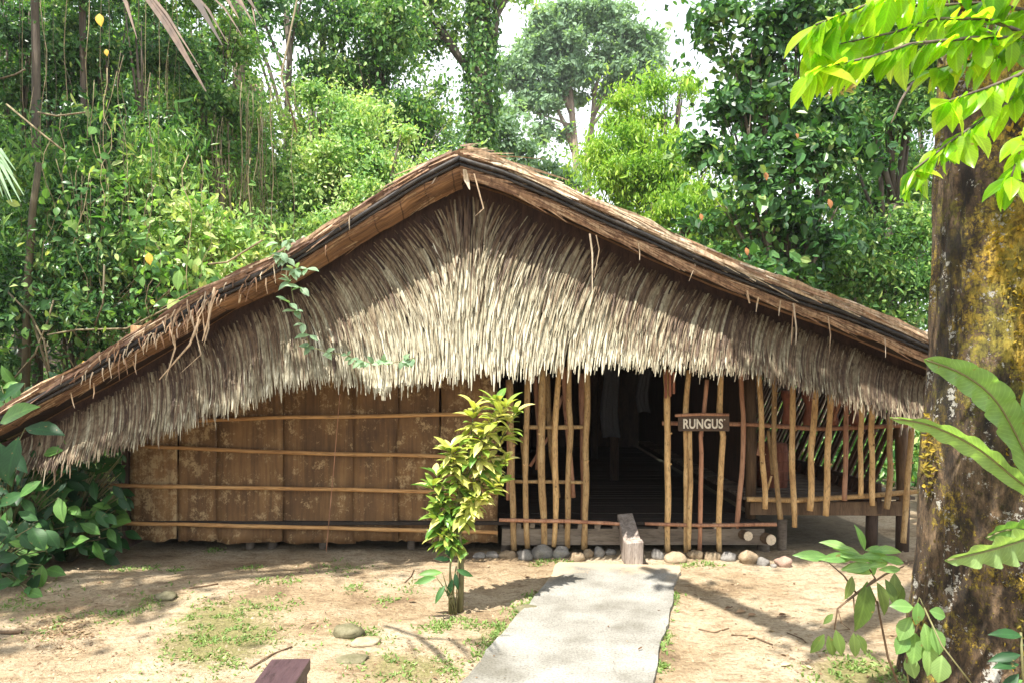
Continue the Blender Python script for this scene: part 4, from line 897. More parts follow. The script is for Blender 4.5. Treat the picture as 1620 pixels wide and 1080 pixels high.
tree('broadleaf_tree', 'sunny low tree over the right end of the roof', 'tree', (7.8, 15), [E(1380, 340, 15, 80, 60), E(1440, 420, 14.6, 60, 60), E(1330, 420, 14.6, 60, 40), E(1420, 260, 15, 60, 50)], 30000, 'jungle_mid', .1, .10, .3, group=Rr)
tree('broadleaf_tree', 'dense bush tree just above the right end of the roof', 'tree', (6.2, 12.2), [E(1300, 440, 12, 90, 40), E(1400, 470, 12, 80, 50), E(1190, 400, 12.2, 80, 40), E(1450, 400, 12.2, 50, 70), E(1360, 380, 12.2, 70, 50)], 22000, 'jungle_mid', .08, .10, .33, group=Rr)
tree('broadleaf_tree', 'pale far tree low behind the right roof slope', 'tree', (9, 22), [E(1150, 380, 22, 90, 40), E(1260, 420, 22, 90, 50), E(1350, 460, 22, 80, 40)], 14000, 'jungle_pale', .15, .2, .45, group=Rr)
tree('broadleaf_tree', 'far thin tree between the dark glossy tree and the mossy trunk', 'tree', (11, 21), [E(1340, 220, 21, 60, 50), E(1300, 300, 21, 50, 40), E(1400, 150, 21, 70, 60), E(1440, 330, 21, 60, 60)], 9000, 'jungle_mid', .12, .17, .4, group=Rr)
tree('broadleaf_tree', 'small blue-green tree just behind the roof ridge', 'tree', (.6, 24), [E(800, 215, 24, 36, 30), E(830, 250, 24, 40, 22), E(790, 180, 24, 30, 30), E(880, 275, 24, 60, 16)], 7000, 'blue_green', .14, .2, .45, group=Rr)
for i, (px, Y, r_, lb) in enumerate(((1294, 16, .05, 'slim dark trunk nearest the dark glossy tree'), (1357, 19, .09, 'straight slim trunk midway between glossy tree and mossy trunk'), (1410, 17, .05, 'thin bare trunk left of the mossy trunk'), (1450, 20, .08, 'shaded slim trunk closest to the mossy trunk'))):
    x = W(px, 0, Y).x; tree('slender_tree', lb, 'tree', (x, Y), [(x, Y, 9, .9, .9, 1.1), (x + .2, Y, 7, .6, .6, .6)], 1800, 'jungle_dark', r_, .14, .35, group='slim trunks behind the right end of the roof', bend=.12, fork=9.5)
for i, (px, Y, r_, lb) in enumerate(((455, 16.5, .10, 'dark trunk standing in the sky gap at the top left'), (512, 18, .11, 'dark trunk right of the sky gap at the top left'), (375, 14.5, .17, 'thick pale trunk behind the dry palm blades'), (60, 10, .07, 'dark trunk in the far left jungle'), (130, 10.5, .06, 'slim trunk second from the left edge in the jungle'))):
    x = W(px, 0, Y).x; tree('slender_tree', lb, 'tree', (x, Y), [(x, Y, 11, 1, 1, 1.1)], 1500, 'jungle_dark', r_, .14, .35, group='trunks in the left jungle', bend=.12, fork=11, bark='paleb' if px == 375 else 'bark')
tree('jungle_shrub', 'shrub of long narrow drooping leaves in front of the dark left jungle', 'shrub', (-7.4, 9.9), [E(90, 300, 9.6, 110, 70), E(230, 250, 9.9, 80, 50), E(20, 420, 9.4, 60, 70)], 4500, 'jungle_mid', .04, .17, .4, .2, .2, 1.1, group=J, bark='liana')
tree('jungle_shrub', 'scattered large heart-leaved climber hanging across the left jungle', 'shrub', (-5.6, 9.0), [E(130, 300, 8.9, 60, 50), E(250, 450, 8.9, 80, 40), E(200, 350, 9.0, 70, 50), E(60, 480, 8.7, 60, 60)], 750, 'jungle_mid', .03, .13, .55, .6, .5, .5, group=J, bark='liana', fine=True)
# high canopy that shades the yard's left side and the jungle (above the picture)
tree('canopy_tree', 'tall spreading tree whose crown shades the jungle left of the house', 'tree', (-9.6, 6.5), [(-8.5, 7, 8.6, 2.2, 2, 1), (-7.0, 9.8, 9.4, 1.6, 1.4, .9)], 7000, 'jungle_dark', .2, .2, .4, group='tall shade trees', fork=7)

tree('canopy_tree', 'tall tree beside the yard whose high leaves dapple the left of the yard', 'tree', (-10.2, 1.2), [(-7.0, 2.0, 8.0, 1.1, .8, .35), (-5.4, 2.3, 8.2, .9, .35, .25), (-5.6, 1.6, 8.2, .9, .35, .25), (-4.3, 2.6, 8.4, .6, .22, .2), (-3.6, 2.4, 8.3, .35, .2, .15), (-6.4, .6, 8.2, .8, .4, .2)], 3200, 'jungle_mid', .2, .16, .3, group='tall shade trees', fork=6.5, up=1.2)
# dead snag, lianas
mb = MB(); mb.tube([W(40, 620, 8.6), W(45, 430, 8.6), W(52, 330, 8.6), W(62, 258, 8.6)], [.05, .045, .04, .035], 8); mb.tube([W(47, 490, 8.6), W(62, 540, 8.5), W(80, 600, 8.5)], [.02, .018, .014], 6)
mb.tube([W(42, 640, 8.6), W(38, 700, 8.6), W(36, 800, 8.6)], [.05, .055, .06], 8)
tag(mb.build('dead_sapling', M['liana'], None, smooth=True), 'broken pale dead sapling stub standing in the far left jungle', 'dead tree')
q = random.Random(21)
def liana(px, y0, y1, Y, r_, label, group, sway=6):
    pts = []; s = q.random() * 50; n = 9
    for i in range(n + 1):
        t = i / n; pts.append(W(px + sway * noise.noise(Vector((s, t * 3, 0))) * 2, y0 + (y1 - y0) * t, Y + .1 * noise.noise(Vector((s, t * 2, 5)))))
    mb = MB(); mb.tube(pts, [r_ * (1 - .3 * i / n) for i in range(n + 1)], 5); tag(mb.build('liana', M['liana'], None, smooth=True), label, 'liana', group)
for k in range(28): liana(q.uniform(0, 290), -60, q.uniform(150, 600), q.uniform(9.0, 11.4), q.uniform(.002, .006), 'thin bare liana hanging straight down in the dark left jungle', 'lianas hanging in the dark left jungle')
for k in range(60): liana(q.gauss(370, 42), q.uniform(130, 260), q.uniform(360, 480), q.uniform(11, 13.4), q.uniform(.004, .010), 'pale thin liana in the curtain above the middle of the left roof slope', 'curtain of pale lianas above the left roof slope', 5)
for pts, lb in (([(0, 125), (25, 118), (40, 110)], 'short pale liana loop at the upper left edge'), ([(60, 178), (90, 184), (135, 178)], 'sagging pale liana between dark stems at upper left'), ([(10, 165), (40, 190), (70, 215), (102, 240)], 'diagonal pale liana falling right at the left edge'),
                ([(85, 475), (75, 510), (55, 560), (20, 600)], 'curved dark liana low at the left edge'), ([(165, 420), (163, 480), (150, 515)], 'hooked pale liana hanging above the lower left roof slope'), ([(75, 530), (120, 522), (200, 520), (300, 470)], 'long brown liana running along the lower left roof slope'),
                ([(10, 460), (50, 500), (70, 540), (85, 620)], 'thick bent liana beside the dead sapling'), ([(415, 380), (360, 415), (330, 418)], 'arched pale liana above the left roof slope'), ([(470, 0), (445, 120), (470, 210)], 'long curved liana in front of the high sky gap')):
    Y = 8.4; mb = MB(); P_ = [W(a, b, Y) for a, b in pts]; mb.tube(P_, [.012] * len(P_), 6); tag(mb.build('liana', M['liana'], None, smooth=True), lb, 'liana', 'curving lianas on the left')
for k in range(22):
    liana(q.uniform(40, 330), q.uniform(60, 300), q.uniform(330, 560), q.uniform(8.4, 9.2), q.uniform(.003, .006), 'slender pale climbing stem swaying in front of the left jungle', 'climbing stems in front of the left jungle', 16)
# small palm fronds at the left edge
pf = thing('small_palm', 'pale drooping palm fronds at the left edge', 'palm', (W(-60, 0, 7.5).x, 7.5, 0))
mb = MB(); mb.tube([(W(-60, 0, 7.5).x, 7.5, 0), (W(-60, 0, 7.5).x, 7.5, 4.3)], .05, 8); mb.build('trunk', M['bark'], pf, smooth=True)
mb = MB()
for k in range(16): a = W(-40, 225, 7.5); e = W(q.uniform(-30, 40), q.uniform(270, 330), 7.5 - q.uniform(0, .5)); m_ = a.lerp(e, .6) + Vector((0, 0, .12)); mb.strip([a, m_, e], [.01, .02, .003], (1, .5, 0))
mb.build('fronds', M['blue_green'], pf)
# coloured dead leaves caught in the foliage
for px, py, Y, mt, s_, lb in ((157, 22, 8, 'yellow_leaf', .16, 'yellow leaf high in the left jungle'), (168, 78, 8.2, 'yellow_leaf', .09, 'small yellow leaf under the larger one in the left jungle'), (235, 400, 8, 'yellow_leaf', .15, 'big yellow dead leaf above the left roof slope'), (132, 570, 8, 'yellow_leaf', .08, 'small yellow leaf just above the lower left roof'),
                           (1311, 315, 9.5, 'rust_leaf', .14, 'rust-coloured dead leaf in the glossy dark tree'), (1210, 272, 9.8, 'rust_leaf', .13, 'orange-brown leaf left of the rust-coloured leaf in the glossy tree'), (1108, 338, 9.8, 'rust_leaf', .11, 'salmon leaf low on the left of the glossy tree'), (1180, 392, 10, 'rust_leaf', .12, 'orange leaf just above the right roof slope'), (1260, 210, 9.8, 'rust_leaf', .09, 'small brown leaf in the middle of the glossy tree')):
    c_ = np.array([W(px, py, Y)]); o = leaf_mesh('dead_leaf', c_, np.array([[.2, -.2, -1.]]), np.array([[.1, -1, .5]]), np.array([s_]), np.array([s_ * .6]), np.array([.6]), M[mt], fine=True); tag(o, lb, 'leaf', 'coloured dead leaves in the foliage')

# ------------------------------------------------------------------ big-leaved plants
def big_plant(name, label, base, leaves, mat, group=None, stem='jungle_mid', cat='plant', asp=.5, fold=0, sr=.006):
    """leaves: (px, py, Y, dirx, dirz, length) tip direction in the picture"""
    bx, by = base; z = gz(bx, by); t = thing(name, label, cat, (bx, by, z), group); mb = MB(); P_, A_, N_, L_, R_ = [], [], [], [], []
    for (px, py, Y, dx, dz, ln) in leaves:
        p = W(px, py, Y); P_.append(p); A_.append((dx, rd.uniform(-.5, -.05), dz)); N_.append((rd.uniform(-.4, .4), -.75, rd.uniform(.3, 1.0))); L_.append(ln); R_.append(rd.uniform(.1, 1))
        b = Vector((bx + rd.uniform(-.03, .03), by, z)); md_ = b.lerp(p, .6) + Vector((0, 0, .1 * (p - b).length)); mb.tube([b, b.lerp(md_, .5) + Vector((0, 0, .03)), md_, p], [sr, sr * .9, sr * .75, sr * .5], 5)
    mb.build('stem', M['stem'], t, smooth=True)
    L_ = np.array(L_); leaf_mesh('foliage', np.array(P_), np.array(A_), np.array(N_), L_, L_ * asp, np.array(R_), M[mat], t, fine=True); return t
M['stem'] = flat('green_brown_stem', (.16, .15, .06))
q = random.Random(5)
def scatter(n, x0, x1, y0, y1, Y0, Y1, l0, l1):
    o = []
    for _ in range(n): o.append((q.uniform(x0, x1), q.uniform(y0, y1), q.uniform(Y0, Y1), q.uniform(-1, 1), q.uniform(-1, .35), q.uniform(l0, l1)))
    return o
LG = 'big-leaved plants at the left edge'
big_plant('leafy_shrub', 'glossy dark shrub with large leaves at the left end of the bark wall', (-4.15, 6.4), scatter(230, 85, 200, 700, 860, 5.9, 6.8, .07, .24), 'shrub_dark', LG, cat='shrub', asp=.42)
big_plant('leafy_shrub', 'tangled dark shrub at the left edge below the eave', (-4.5, 6.1), scatter(260, -30, 110, 690, 870, 5.5, 6.6, .08, .26), 'shrub_dark', LG, cat='shrub', asp=.45)
big_plant('leafy_shrub', 'low broad-leaved ground plant at the left edge of the yard', (-4.2, 5.5), scatter(130, -30, 80, 820, 935, 5.1, 5.9, .07, .24), 'shrub_dark', LG, cat='shrub', asp=.55)
big_plant('leafy_shrub', 'low shaded plant between the left shrubs and the wall foot', (-4.0, 6.15), scatter(45, 60, 190, 800, 880, 5.7, 6.3, .1, .2), 'shrub_dark', LG, cat='shrub', asp=.5)
big_plant('taro', 'three tall taro leaves, one bright and two dark, at the left edge below the roof', (-3.75, 4.6), [(0, 668, 4.6, 1, .45, .34), (40, 676, 4.6, 1, -.05, .30), (30, 690, 4.5, -.05, -1, .30), (0, 700, 4.5, .4, -1, .3)], 'shrub_dark', None, asp=.42)
big_plant('leafy_shrub', 'thick shrub standing in the shade behind the left end of the wall', (-5.2, 7.3), scatter(260, -60, 190, 600, 830, 7.0, 8.4, .1, .28), 'shrub_dark', LG, cat='shrub', asp=.45)

# yellow-green shrub in front of the wall
Yp = CAMZ * FP / (962 - HY)
cr_ = thing('croton_shrub', 'yellow-green shrub with whorled leaves in front of the bark wall', 'shrub', (W(728, 0, Yp).x, Yp, gz(W(728, 0, Yp).x, Yp)))
mb = MB(); b = W(728, 964, Yp)
mb.tube([b + Vector((0, 0, -.03)), W(730, 900, Yp), W(726, 850, Yp), W(722, 800, Yp), W(735, 740, Yp), W(750, 690, Yp)], [.024, .020, .020, .018, .013, .008], 8)
tips = []
def twig(pts, r0):
    P2 = [W(a, b_, Yp + c) for a, b_, c in pts]; mb.tube(P2, [r0 * (1 - .6 * i / (len(P2) - 1)) for i in range(len(P2))], 6)
    return P2
STEM = {}
TW = [[(726, 850, 0), (745, 780, -.05), (760, 720, -.05), (785, 640, -.03)], [(722, 820, 0), (765, 760, .03), (790, 700, .03), (815, 650, .02)], [(728, 800, 0), (735, 730, .0), (745, 690, .0), (750, 645, 0)], [(724, 830, 0), (700, 790, -.02), (690, 750, 0)],
      [(726, 850, 0), (705, 830, -.04), (695, 800, -.05)], [(722, 800, .0), (730, 740, .05), (770, 680, .08)], [(724, 810, 0), (750, 790, -.06), (790, 765, -.08)], [(724, 810, 0), (760, 760, .0), (800, 730, .0)], [(728, 790, 0), (720, 740, -.06), (712, 710, -.08)], [(735, 760, -.02), (760, 700, -.08), (800, 640, -.08)],
      [(726, 860, 0), (705, 850, -.05), (690, 820, -.06)], [(726, 870, 0), (715, 865, -.05), (700, 850, -.06)], [(724, 830, 0), (705, 800, .0), (685, 770, -.03)], [(722, 830, 0), (740, 810, -.08), (755, 790, -.09)]]
P_, A_, N_, L_, R_ = [], [], [], [], []
for k, tw in enumerate(TW):
    pp = twig(tw, .010); n = 9 if k not in (3, 4, 10, 11, 12) else 5
    for s in range(n):
        t = .25 + .75 * s / (n - 1); tt = t * (len(pp) - 1); i = min(int(tt), len(pp) - 2); c_ = pp[i].lerp(pp[i + 1], tt - i)
        for w_ in range(8):
            a = w_ * 2 * math.pi / 8 + rd.random(); 
            dirv = Vector((math.cos(a), math.sin(a), rd.uniform(-.8, .5) if t < .9 else rd.uniform(.2, 1.2)))
            P_.append(c_ + Vector((0, 0, rd.uniform(-.02, .02)))); A_.append(dirv); N_.append((rd.uniform(-.3, .3), rd.uniform(-.5, .1), 1)); L_.append(rd.uniform(.07, .17)); R_.append(min(1, max(0, rd.gauss(.6 if pp[-1].x > W(705, 0, Yp).x else .3, .3))))
mb.tube([b + Vector((-.03, 0, -.02)), W(716, 930, Yp - .03), W(722, 895, Yp - .03)], [.009, .007, .005], 6); mb.tube([b + Vector((-.04, 0, -.02)), W(712, 900, Yp - .05), W(716, 870, Yp - .04)], [.007, .006, .004], 6)
mb.build('stem', wood_mat('mossy_stem', [(.06, .06, .02), (.13, .12, .05), (.2, .18, .09)], rvar=.1), cr_, smooth=True)
leaf_mesh('foliage', np.array([tuple(p) for p in P_]), np.array([tuple(a) for a in A_]), np.array(N_), np.array(L_), np.array(L_) * .36, np.array(R_), M['croton'], cr_, fine=True)
big_plant('sapling', 'small dark-leaved sapling growing at the foot of the yellow-green shrub', (W(716, 0, Yp - .05).x, Yp - .05), [(712, 884, Yp - .1, -.9, .2, .12), (700, 905, Yp - .15, -1, .0, .17), (690, 912, Yp - .2, -1, -.25, .16), (716, 915, Yp - .1, -.3, -1, .13), (720, 905, Yp - .1, .2, -1, .12), (722, 900, Yp - .1, .8, -.3, .13), (712, 880, Yp - .1, -.3, .8, .1), (725, 885, Yp - .1, .6, .5, .09), (704, 925, Yp - .15, -.5, -.8, .14)], 'shrub_dark', asp=.32)

# hanging vine on the gable and the horizontal creeper
def vine(name, label, stems, leaves, mat, cat='vine', asp=.55, r_=.004, fine=True):
    t = thing(name, label, cat, stems[0][0]); mb = MB()
    for s in stems: mb.tube(s, r_, 5)
    mb.build('stem', M['stem'], t, smooth=True); P_ = np.array([tuple(l[0]) for l in leaves]); A_ = np.array([l[1] for l in leaves]); N_ = np.array([l[2] for l in leaves]); L_ = np.array([l[3] for l in leaves])
    leaf_mesh('foliage', P_, A_, N_, L_, L_ * asp, np.array([rd.uniform(.2, 1) for _ in leaves]), M[mat], t, fine=fine); return t
Yv = YE - .07
st_ = [W(a, b, Yv) for a, b in ((445, 375), (452, 405), (459, 440), (463, 470), (470, 500), (480, 525), (490, 545))]
lv = []
for a, b in ((452, 408), (462, 428), (470, 425), (459, 445), (475, 455), (458, 480), (466, 492), (480, 512), (490, 530), (445, 400), (440, 385), (455, 380), (486, 425)):
    for k in range(4 if b < 500 else 2): lv.append((W(a, b, Yv - .02), (rd.uniform(-1, 1), -.3, rd.uniform(-.7, .3)), (rd.uniform(-.2, .2), -.6, .9), rd.uniform(.07, .12)))
vine('hanging_vine', 'small green vine hanging over the left slope of the gable', [st_], lv, 'mid_vine' if 'mid_vine' in M else 'blue_green')
Yv2 = YS - .10
st_ = [W(a, b, Yv2) for a, b in ((482, 545), (515, 556), (550, 562), (585, 574), (620, 574), (655, 566))]
lv = []
for k in range(40): t = rd.random() * 5; i = min(int(t), 4); c_ = st_[i].lerp(st_[i + 1], t - i); lv.append((c_, (rd.uniform(-1, 1), -.2, rd.uniform(-.8, .5)), (0, -1, .6), rd.uniform(.05, .09)))
vine('creeping_vine', 'pale green creeper running sideways across the thatch', [st_], lv, 'blue_green')
th = MB(); th.tube([W(538, 622, YW - .1), W(528, 740, YW - .12), W(516, 872, YW - .2)], .004, 5, .5); tag(th.build('twine', M['redpole'], None), 'thin brown twine hanging in front of the bark wall', 'twine')

# ------------------------------------------------------------------ mossy trunk on the right
YT = 3.7
tt = thing('mossy_tree', 'massive mossy trunk with orange moss and white lichen at the right edge', 'tree', (W(1592, 0, YT).x, YT, -.1))
edge = [(-1200, 1507), (-400, 1499), (0, 1493), (100, 1491), (300, 1484), (560, 1483), (700, 1471), (870, 1465), (950, 1457), (1010, 1447), (1090, 1431), (1130, 1419)]
cx = W(1592, 0, YT).x; V = []; F = []; nA, nZ = 200, 420; zlo, zhi = -.15, 7.2
for j in range(nZ):
    z = zlo + (zhi - zlo) * j / (nZ - 1); py = HY - (z - CAMZ) * FP / YT; ex = interp(edge, py); r0 = (1592 - ex) * YT / FP * .945
    for i in range(nA):
        a = 2 * math.pi * i / nA; d = Vector((math.cos(a), math.sin(a), 0))
        k = 1 + .06 * noise.noise(Vector((d.x * 1.3, d.y * 1.3, z * .35))) + .05 * noise.noise(Vector((d.x * 4.5, d.y * 4.5, z * .5 + 3))) + .035 * noise.fractal(Vector((d.x * 9, d.y * 9, z * 1.8)), .8, 2, 5) - .05 * max(0, noise.noise(Vector((d.x * 3, d.y * 3, z * 1.1 + 20))) - .25) + .014 * noise.noise(Vector((d.x * 22, d.y * 22, z * 9)))
        if z < -9: k *= 1 + .14 * max(0, math.sin(a * 5 + 1)) * (.7 - z)
        V.append((cx + d.x * r0 * k, YT + d.y * r0 * k, z))
for j in range(nZ - 1):
    for i in range(nA): a = j * nA + i; b = j * nA + (i + 1) % nA; F.append((a, b, b + nA, a + nA))
np_mesh('trunk', np.array(V), np.array(F), np.full(len(V), .5), M['trunk'], tt, smooth=True)
mb = MB()
tz = W(1592, 0, YT)
for (dx, dy, dz) in ((1.6, -.6, 1.6), (-.2, -2.4, 1.3), (.1, 1.0, 2.2), (-2.6, -2.1, -.7)):
    a = Vector((cx, YT, 6.8)); b = a + Vector((dx, dy, dz)); mb.tube([a, a.lerp(b, .5) + Vector((0, 0, .15)), b], [.2, .13 if dz < 0 else .12, .12 if dz < 0 else .05], 8)
mb.tube([(.08, 1.6, 6.1), (-.15, 2.2, 6.05), (-.46, 2.9, 6.0), (-.7, 3.3, 6.0)], [.12, .11, .10, .04], 8)  # unseen bough, bent so its shadow band falls right of the path
mb.build('limbs', M['bark'], tt, smooth=True)
leaf_mesh('crown', *cloud([(1.5, .95, 8.0, .9, .7, .5), (3.3, 1.6, 8.2, 1.0, 1.0, .5), (2.7, 4.2, 9.0, 1.0, .9, .5)] + [(-.35, 2.85, 6.0, .25, .22, .12), (.1, 1.65, 6.1, .3, .25, .15), (.25, 2.8, 8.6, .7, .35, .3), (1.1, 3.0, 8.7, .5, .35, .3)], 4300, .3, .16, .5, seed=31), M['jungle_mid'], tt)  # small unseen clusters added to shade the gable and the yard
# bits of moss standing off the bark
n = 9000; a_ = rng.uniform(math.pi * .95, math.pi * 2.05, n); z_ = rng.uniform(.2, 4.0, n); P_ = []; keep = []
for a, z in zip(a_, z_):
    py = HY - (z - CAMZ) * FP / YT; r0 = (1592 - interp(edge, py)) * YT / FP * .95; m_ = noise.noise(Vector((math.cos(a) * 1.6, math.sin(a) * 1.6, z * 1.2 + 8))) + .25 * math.cos(a) + .06 * (z - 1)
    if m_ > .02: P_.append((cx + math.cos(a) * r0 * 1.0, YT + math.sin(a) * r0 * 1.0, z)); keep.append(a)
P_ = np.array(P_); keep = np.array(keep); n = len(P_); nn = np.stack([np.cos(keep), np.sin(keep), np.zeros(n)], 1)
M['moss'] = leaf_mat('orange_moss', [(.15, .13, .02), (.30, .22, .03), (.46, .31, .04)], .2, .9)
leaf_mesh('moss', P_ + nn * .002, nn + rng.normal(size=(n, 3)) * .5, rng.normal(size=(n, 3)), rng.uniform(.02, .045, n), rng.uniform(.012, .024, n), rng.uniform(0, 1, n), M['moss'], tt)

# bird's-nest fern on the trunk
fe = thing('birds_nest_fern', 'epiphytic fern with long ruffled bright green fronds on the mossy trunk', 'fern', tuple(W(1660, 800, 3.15)))
def frond(pts, wid, roll, ruffle=.02, r=.5, nx=9):
    P_ = [W(*p) for p in pts]; ns = 46; vs = []; fs = []; out = []
    for s in range(ns + 1):
        t = s / ns * (len(P_) - 1); i = min(int(t), len(P_) - 2); f = t - i
        p0 = P_[max(i - 1, 0)]; p1 = P_[i]; p2 = P_[i + 1]; p3 = P_[min(i + 2, len(P_) - 1)]
        out.append(.5 * ((2 * p1) + (p2 - p0) * f + (2 * p0 - 5 * p1 + 4 * p2 - p3) * f * f + (3 * p1 - p0 - 3 * p2 + p3) * f ** 3))
    for s in range(ns + 1):
        d = (out[min(s + 1, ns)] - out[max(s - 1, 0)]).normalized(); sd = d.cross(Vector((0, -1, 0))).normalized(); sd = (sd * math.cos(roll) + Vector((0, -1, 0)) * math.sin(roll)).normalized(); nr = d.cross(sd).normalized()
        t = s / ns; h = interp(wid, t) * .74
        for k in range(nx):
            u = k / (nx - 1) * 2 - 1
            vs.append(out[s] + sd * u * h * (1 + .07 * math.sin(t * 50 + u)) + nr * (-abs(u) * h * .35 + ruffle * abs(u) ** 1.5 * math.sin(t * 46 + (2 if u > 0 else 0)) * (h / .07)) + nr * (.004 if k == nx // 2 else 0))
    for s in range(ns):
        for k in range(nx - 1): a = s * nx + k; fs.append((a, a + 1, a + nx + 1, a + nx))
    mb = MB(); mb.add(vs, fs, r); o = mb.build('frond', M['fern'], fe, smooth=True)
    for an, val in (('along', [s / ns * 4 for s in range(ns + 1) for k in range(nx)]), ('rib', [1 - abs(k / (nx - 1) * 2 - 1) for s in range(ns + 1) for k in range(nx)])):
        at = o.data.attributes.new(an, 'FLOAT', 'POINT'); at.data.foreach_set('value', val)
    m2 = MB(); m2.tube([p - Vector((0, .004, 0)) for p in out[::3]], .0045, 5, .1); m2.build('midrib', M['stem'], o, smooth=True)
frond([(1660, 800, 3.2), (1608, 690, 3.08), (1570, 628, 3.0), (1520, 590, 2.95), (1462, 568, 2.9)], [(0, .03), (.2, .075), (.5, .095), (.75, .08), (.92, .045), (1, .004)], .35, .022, .6)
frond([(1660, 800, 3.2), (1600, 752, 3.0), (1540, 705, 2.9), (1470, 672, 2.85), (1408, 660, 2.8)], [(0, .03), (.3, .06), (.6, .062), (.85, .035), (1, .003)], .75, .018, .8)
frond([(1690, 830, 3.2), (1630, 850, 3.0), (1570, 868, 2.9), (1495, 886, 2.82)], [(0, .05), (.3, .13), (.6, .11), (.85, .06), (1, .004)], .4, .02, 1)
frond([(1690, 820, 3.2), (1640, 835, 3.1), (1590, 838, 3.0), (1560, 850, 2.95)], [(0, .04), (.4, .075), (.8, .05), (1, .004)], .2, .014, .5)
frond([(1680, 780, 3.2), (1650, 700, 3.1), (1630, 640, 3.0), (1640, 560, 2.95)], [(0, .03), (.4, .07), (.8, .05), (1, .004)], .2, .016, .5)
mb = MB(); 
for k in range(60): a = rd.uniform(0, 6.28); s = W(1665, 800, 3.25); mb.tube([s, s + Vector((math.cos(a) * .07, math.sin(a) * .05, rd.uniform(-.14, .02)))], [.012, .004], 5)
mb.build('root_mass', M['post'], fe)

# climber with heart leaves at the trunk foot, seedling right corner, sapling in front
def at_px(px, py, Y): return tuple(W(px, py, Y))
sa = [(1330, 880), (1300, 885), (1360, 875), (1345, 868), (1320, 876), (1310, 880), (1375, 895), (1368, 870), (1385, 905), (1395, 880), (1405, 890), (1415, 885), (1430, 890), (1425, 900), (1345, 905), (1330, 900)]
big = [(1372, 918, 3.3, -.25, -1, .25), (1387, 920, 3.3, .35, -1, .18), (1348, 910, 3.3, -.2, -.6, .12), (1400, 915, 3.35, .35, -1, .14), (1420, 918, 3.4, .2, -1, .16), (1415, 905, 3.4, -.1, -1, .14), (1318, 970, 3.3, -.8, -.8, .07), (1304, 1002, 3.3, -.6, -1, .12), (1310, 1004, 3.3, .3, -1, .12), (1322, 995, 3.3, .2, -1, .13), (1350, 1000, 3.3, .05, -1, .12), (1355, 1002, 3.3, .5, -.9, .11)]
lsm = [(a, b, 3.3, rd.choice((-1, 1, -.8, .9)), rd.uniform(-.1, .35), rd.uniform(.10, .17)) for a, b in sa] + [(1368, 870, 3.3, -.3, 1, .13), (1375, 872, 3.3, .2, -1, .12), (1345, 885, 3.3, -.9, .1, .14), (1345, 880, 3.3, -1, .0, .16), (1380, 872, 3.3, 1, .05, .16)]
spt = thing('young_sapling', 'slender sapling with drooping leaves in front of the mossy trunk', 'sapling', (W(1435, 0, 3.45).x, 3.45, 0)); mb = MB()
P_ = lambda L: [W(a, b, c) for a, b, c in L]
mb.tube(P_([(1432, 1110, 3.45), (1405, 1040, 3.38), (1390, 965, 3.34), (1388, 950, 3.34)]), [.007, .006, .005, .004], 6); mb.tube(P_([(1388, 955, 3.34), (1375, 925, 3.3), (1400, 908, 3.35), (1430, 895, 3.4)]), [.004, .006, .005, .003], 6)
mb.tube(P_([(1385, 915, 3.3), (1355, 938, 3.3), (1325, 962, 3.3), (1320, 995, 3.3)]), [.006, .007, .005, .003], 6); mb.tube(P_([(1355, 938, 3.3), (1335, 910, 3.3), (1312, 890, 3.3)]), [.005, .004, .002], 6); mb.tube(P_([(1385, 915, 3.3), (1370, 890, 3.3), (1368, 872, 3.3)]), [.004, .003, .002], 6)
mb.tube(P_([(1350, 942, 3.3), (1352, 965, 3.3), (1358, 990, 3.3)]), [.004, .004, .003], 6); mb.tube(P_([(1325, 962, 3.3), (1332, 985, 3.3), (1345, 995, 3.3)]), [.003, .002, .002], 6)
mb.build('stem', M['post'], spt, smooth=True)
def leaves_from(lst, mat, par, asp, name='foliage', nz=(.3, 1.0)):
    P1 = np.array([at_px(a, b, c) for a, b, c, *_ in lst]); A1 = np.array([(d, rd.uniform(-.3, .1), e) for _, _, _, d, e, _ in lst]); N1_ = np.array([(rd.uniform(-.3, .3), -.8, rd.uniform(*nz)) for _ in lst]); L1 = np.array([x[5] for x in lst])
    return leaf_mesh(name, P1, A1, N1_, L1, L1 * asp, np.array([rd.uniform(.2, 1) for _ in lst]), M[mat], par, fine=True)
M['sap_low'] = leaf_mat('olive_leaves', [(.06, .10, .02), (.10, .16, .04), (.15, .2, .06)], .3, .4)
leaves_from(lsm, 'fern', spt, .32); leaves_from(big, 'sap_low', spt, .42, 'old_leaves', (.1, .4))
cl = thing('heart_leaf_climber', 'climber with heart-shaped leaves at the foot of the mossy trunk', 'vine', at_px(1440, 1090, 3.2)); mb = MB()
mb.tube(P_([(1440, 1110, 3.25), (1434, 1050, 3.2), (1440, 985, 3.1), (1455, 945, 3.05), (1462, 960, 3.05)]), .004, 6); mb.tube(P_([(1462, 960, 3.05), (1490, 1020, 2.95), (1540, 1085, 2.9)]), .004, 6); mb.build('stem', M['stem'], cl, smooth=True)
leaves_from([(1452, 952, 3.05, -.1, -1, .10), (1440, 975, 3.08, -.5, -1, .12), (1462, 985, 3.05, .1, -1, .13), (1474, 990, 3.02, .3, -1, .13), (1448, 1000, 3.1, -.2, -1, .14), (1468, 1015, 3.05, .0, -1, .15), (1435, 1000, 3.1, -.6, -1, .11), (1490, 1035, 2.97, -.1, -1, .13), (1436, 1035, 3.2, .2, -1, .11), (1470, 965, 3.0, .9, -.3, .09), (1445, 960, 3.05, -1, .1, .1)], 'fern', cl, .62, nz=(.2, .7))
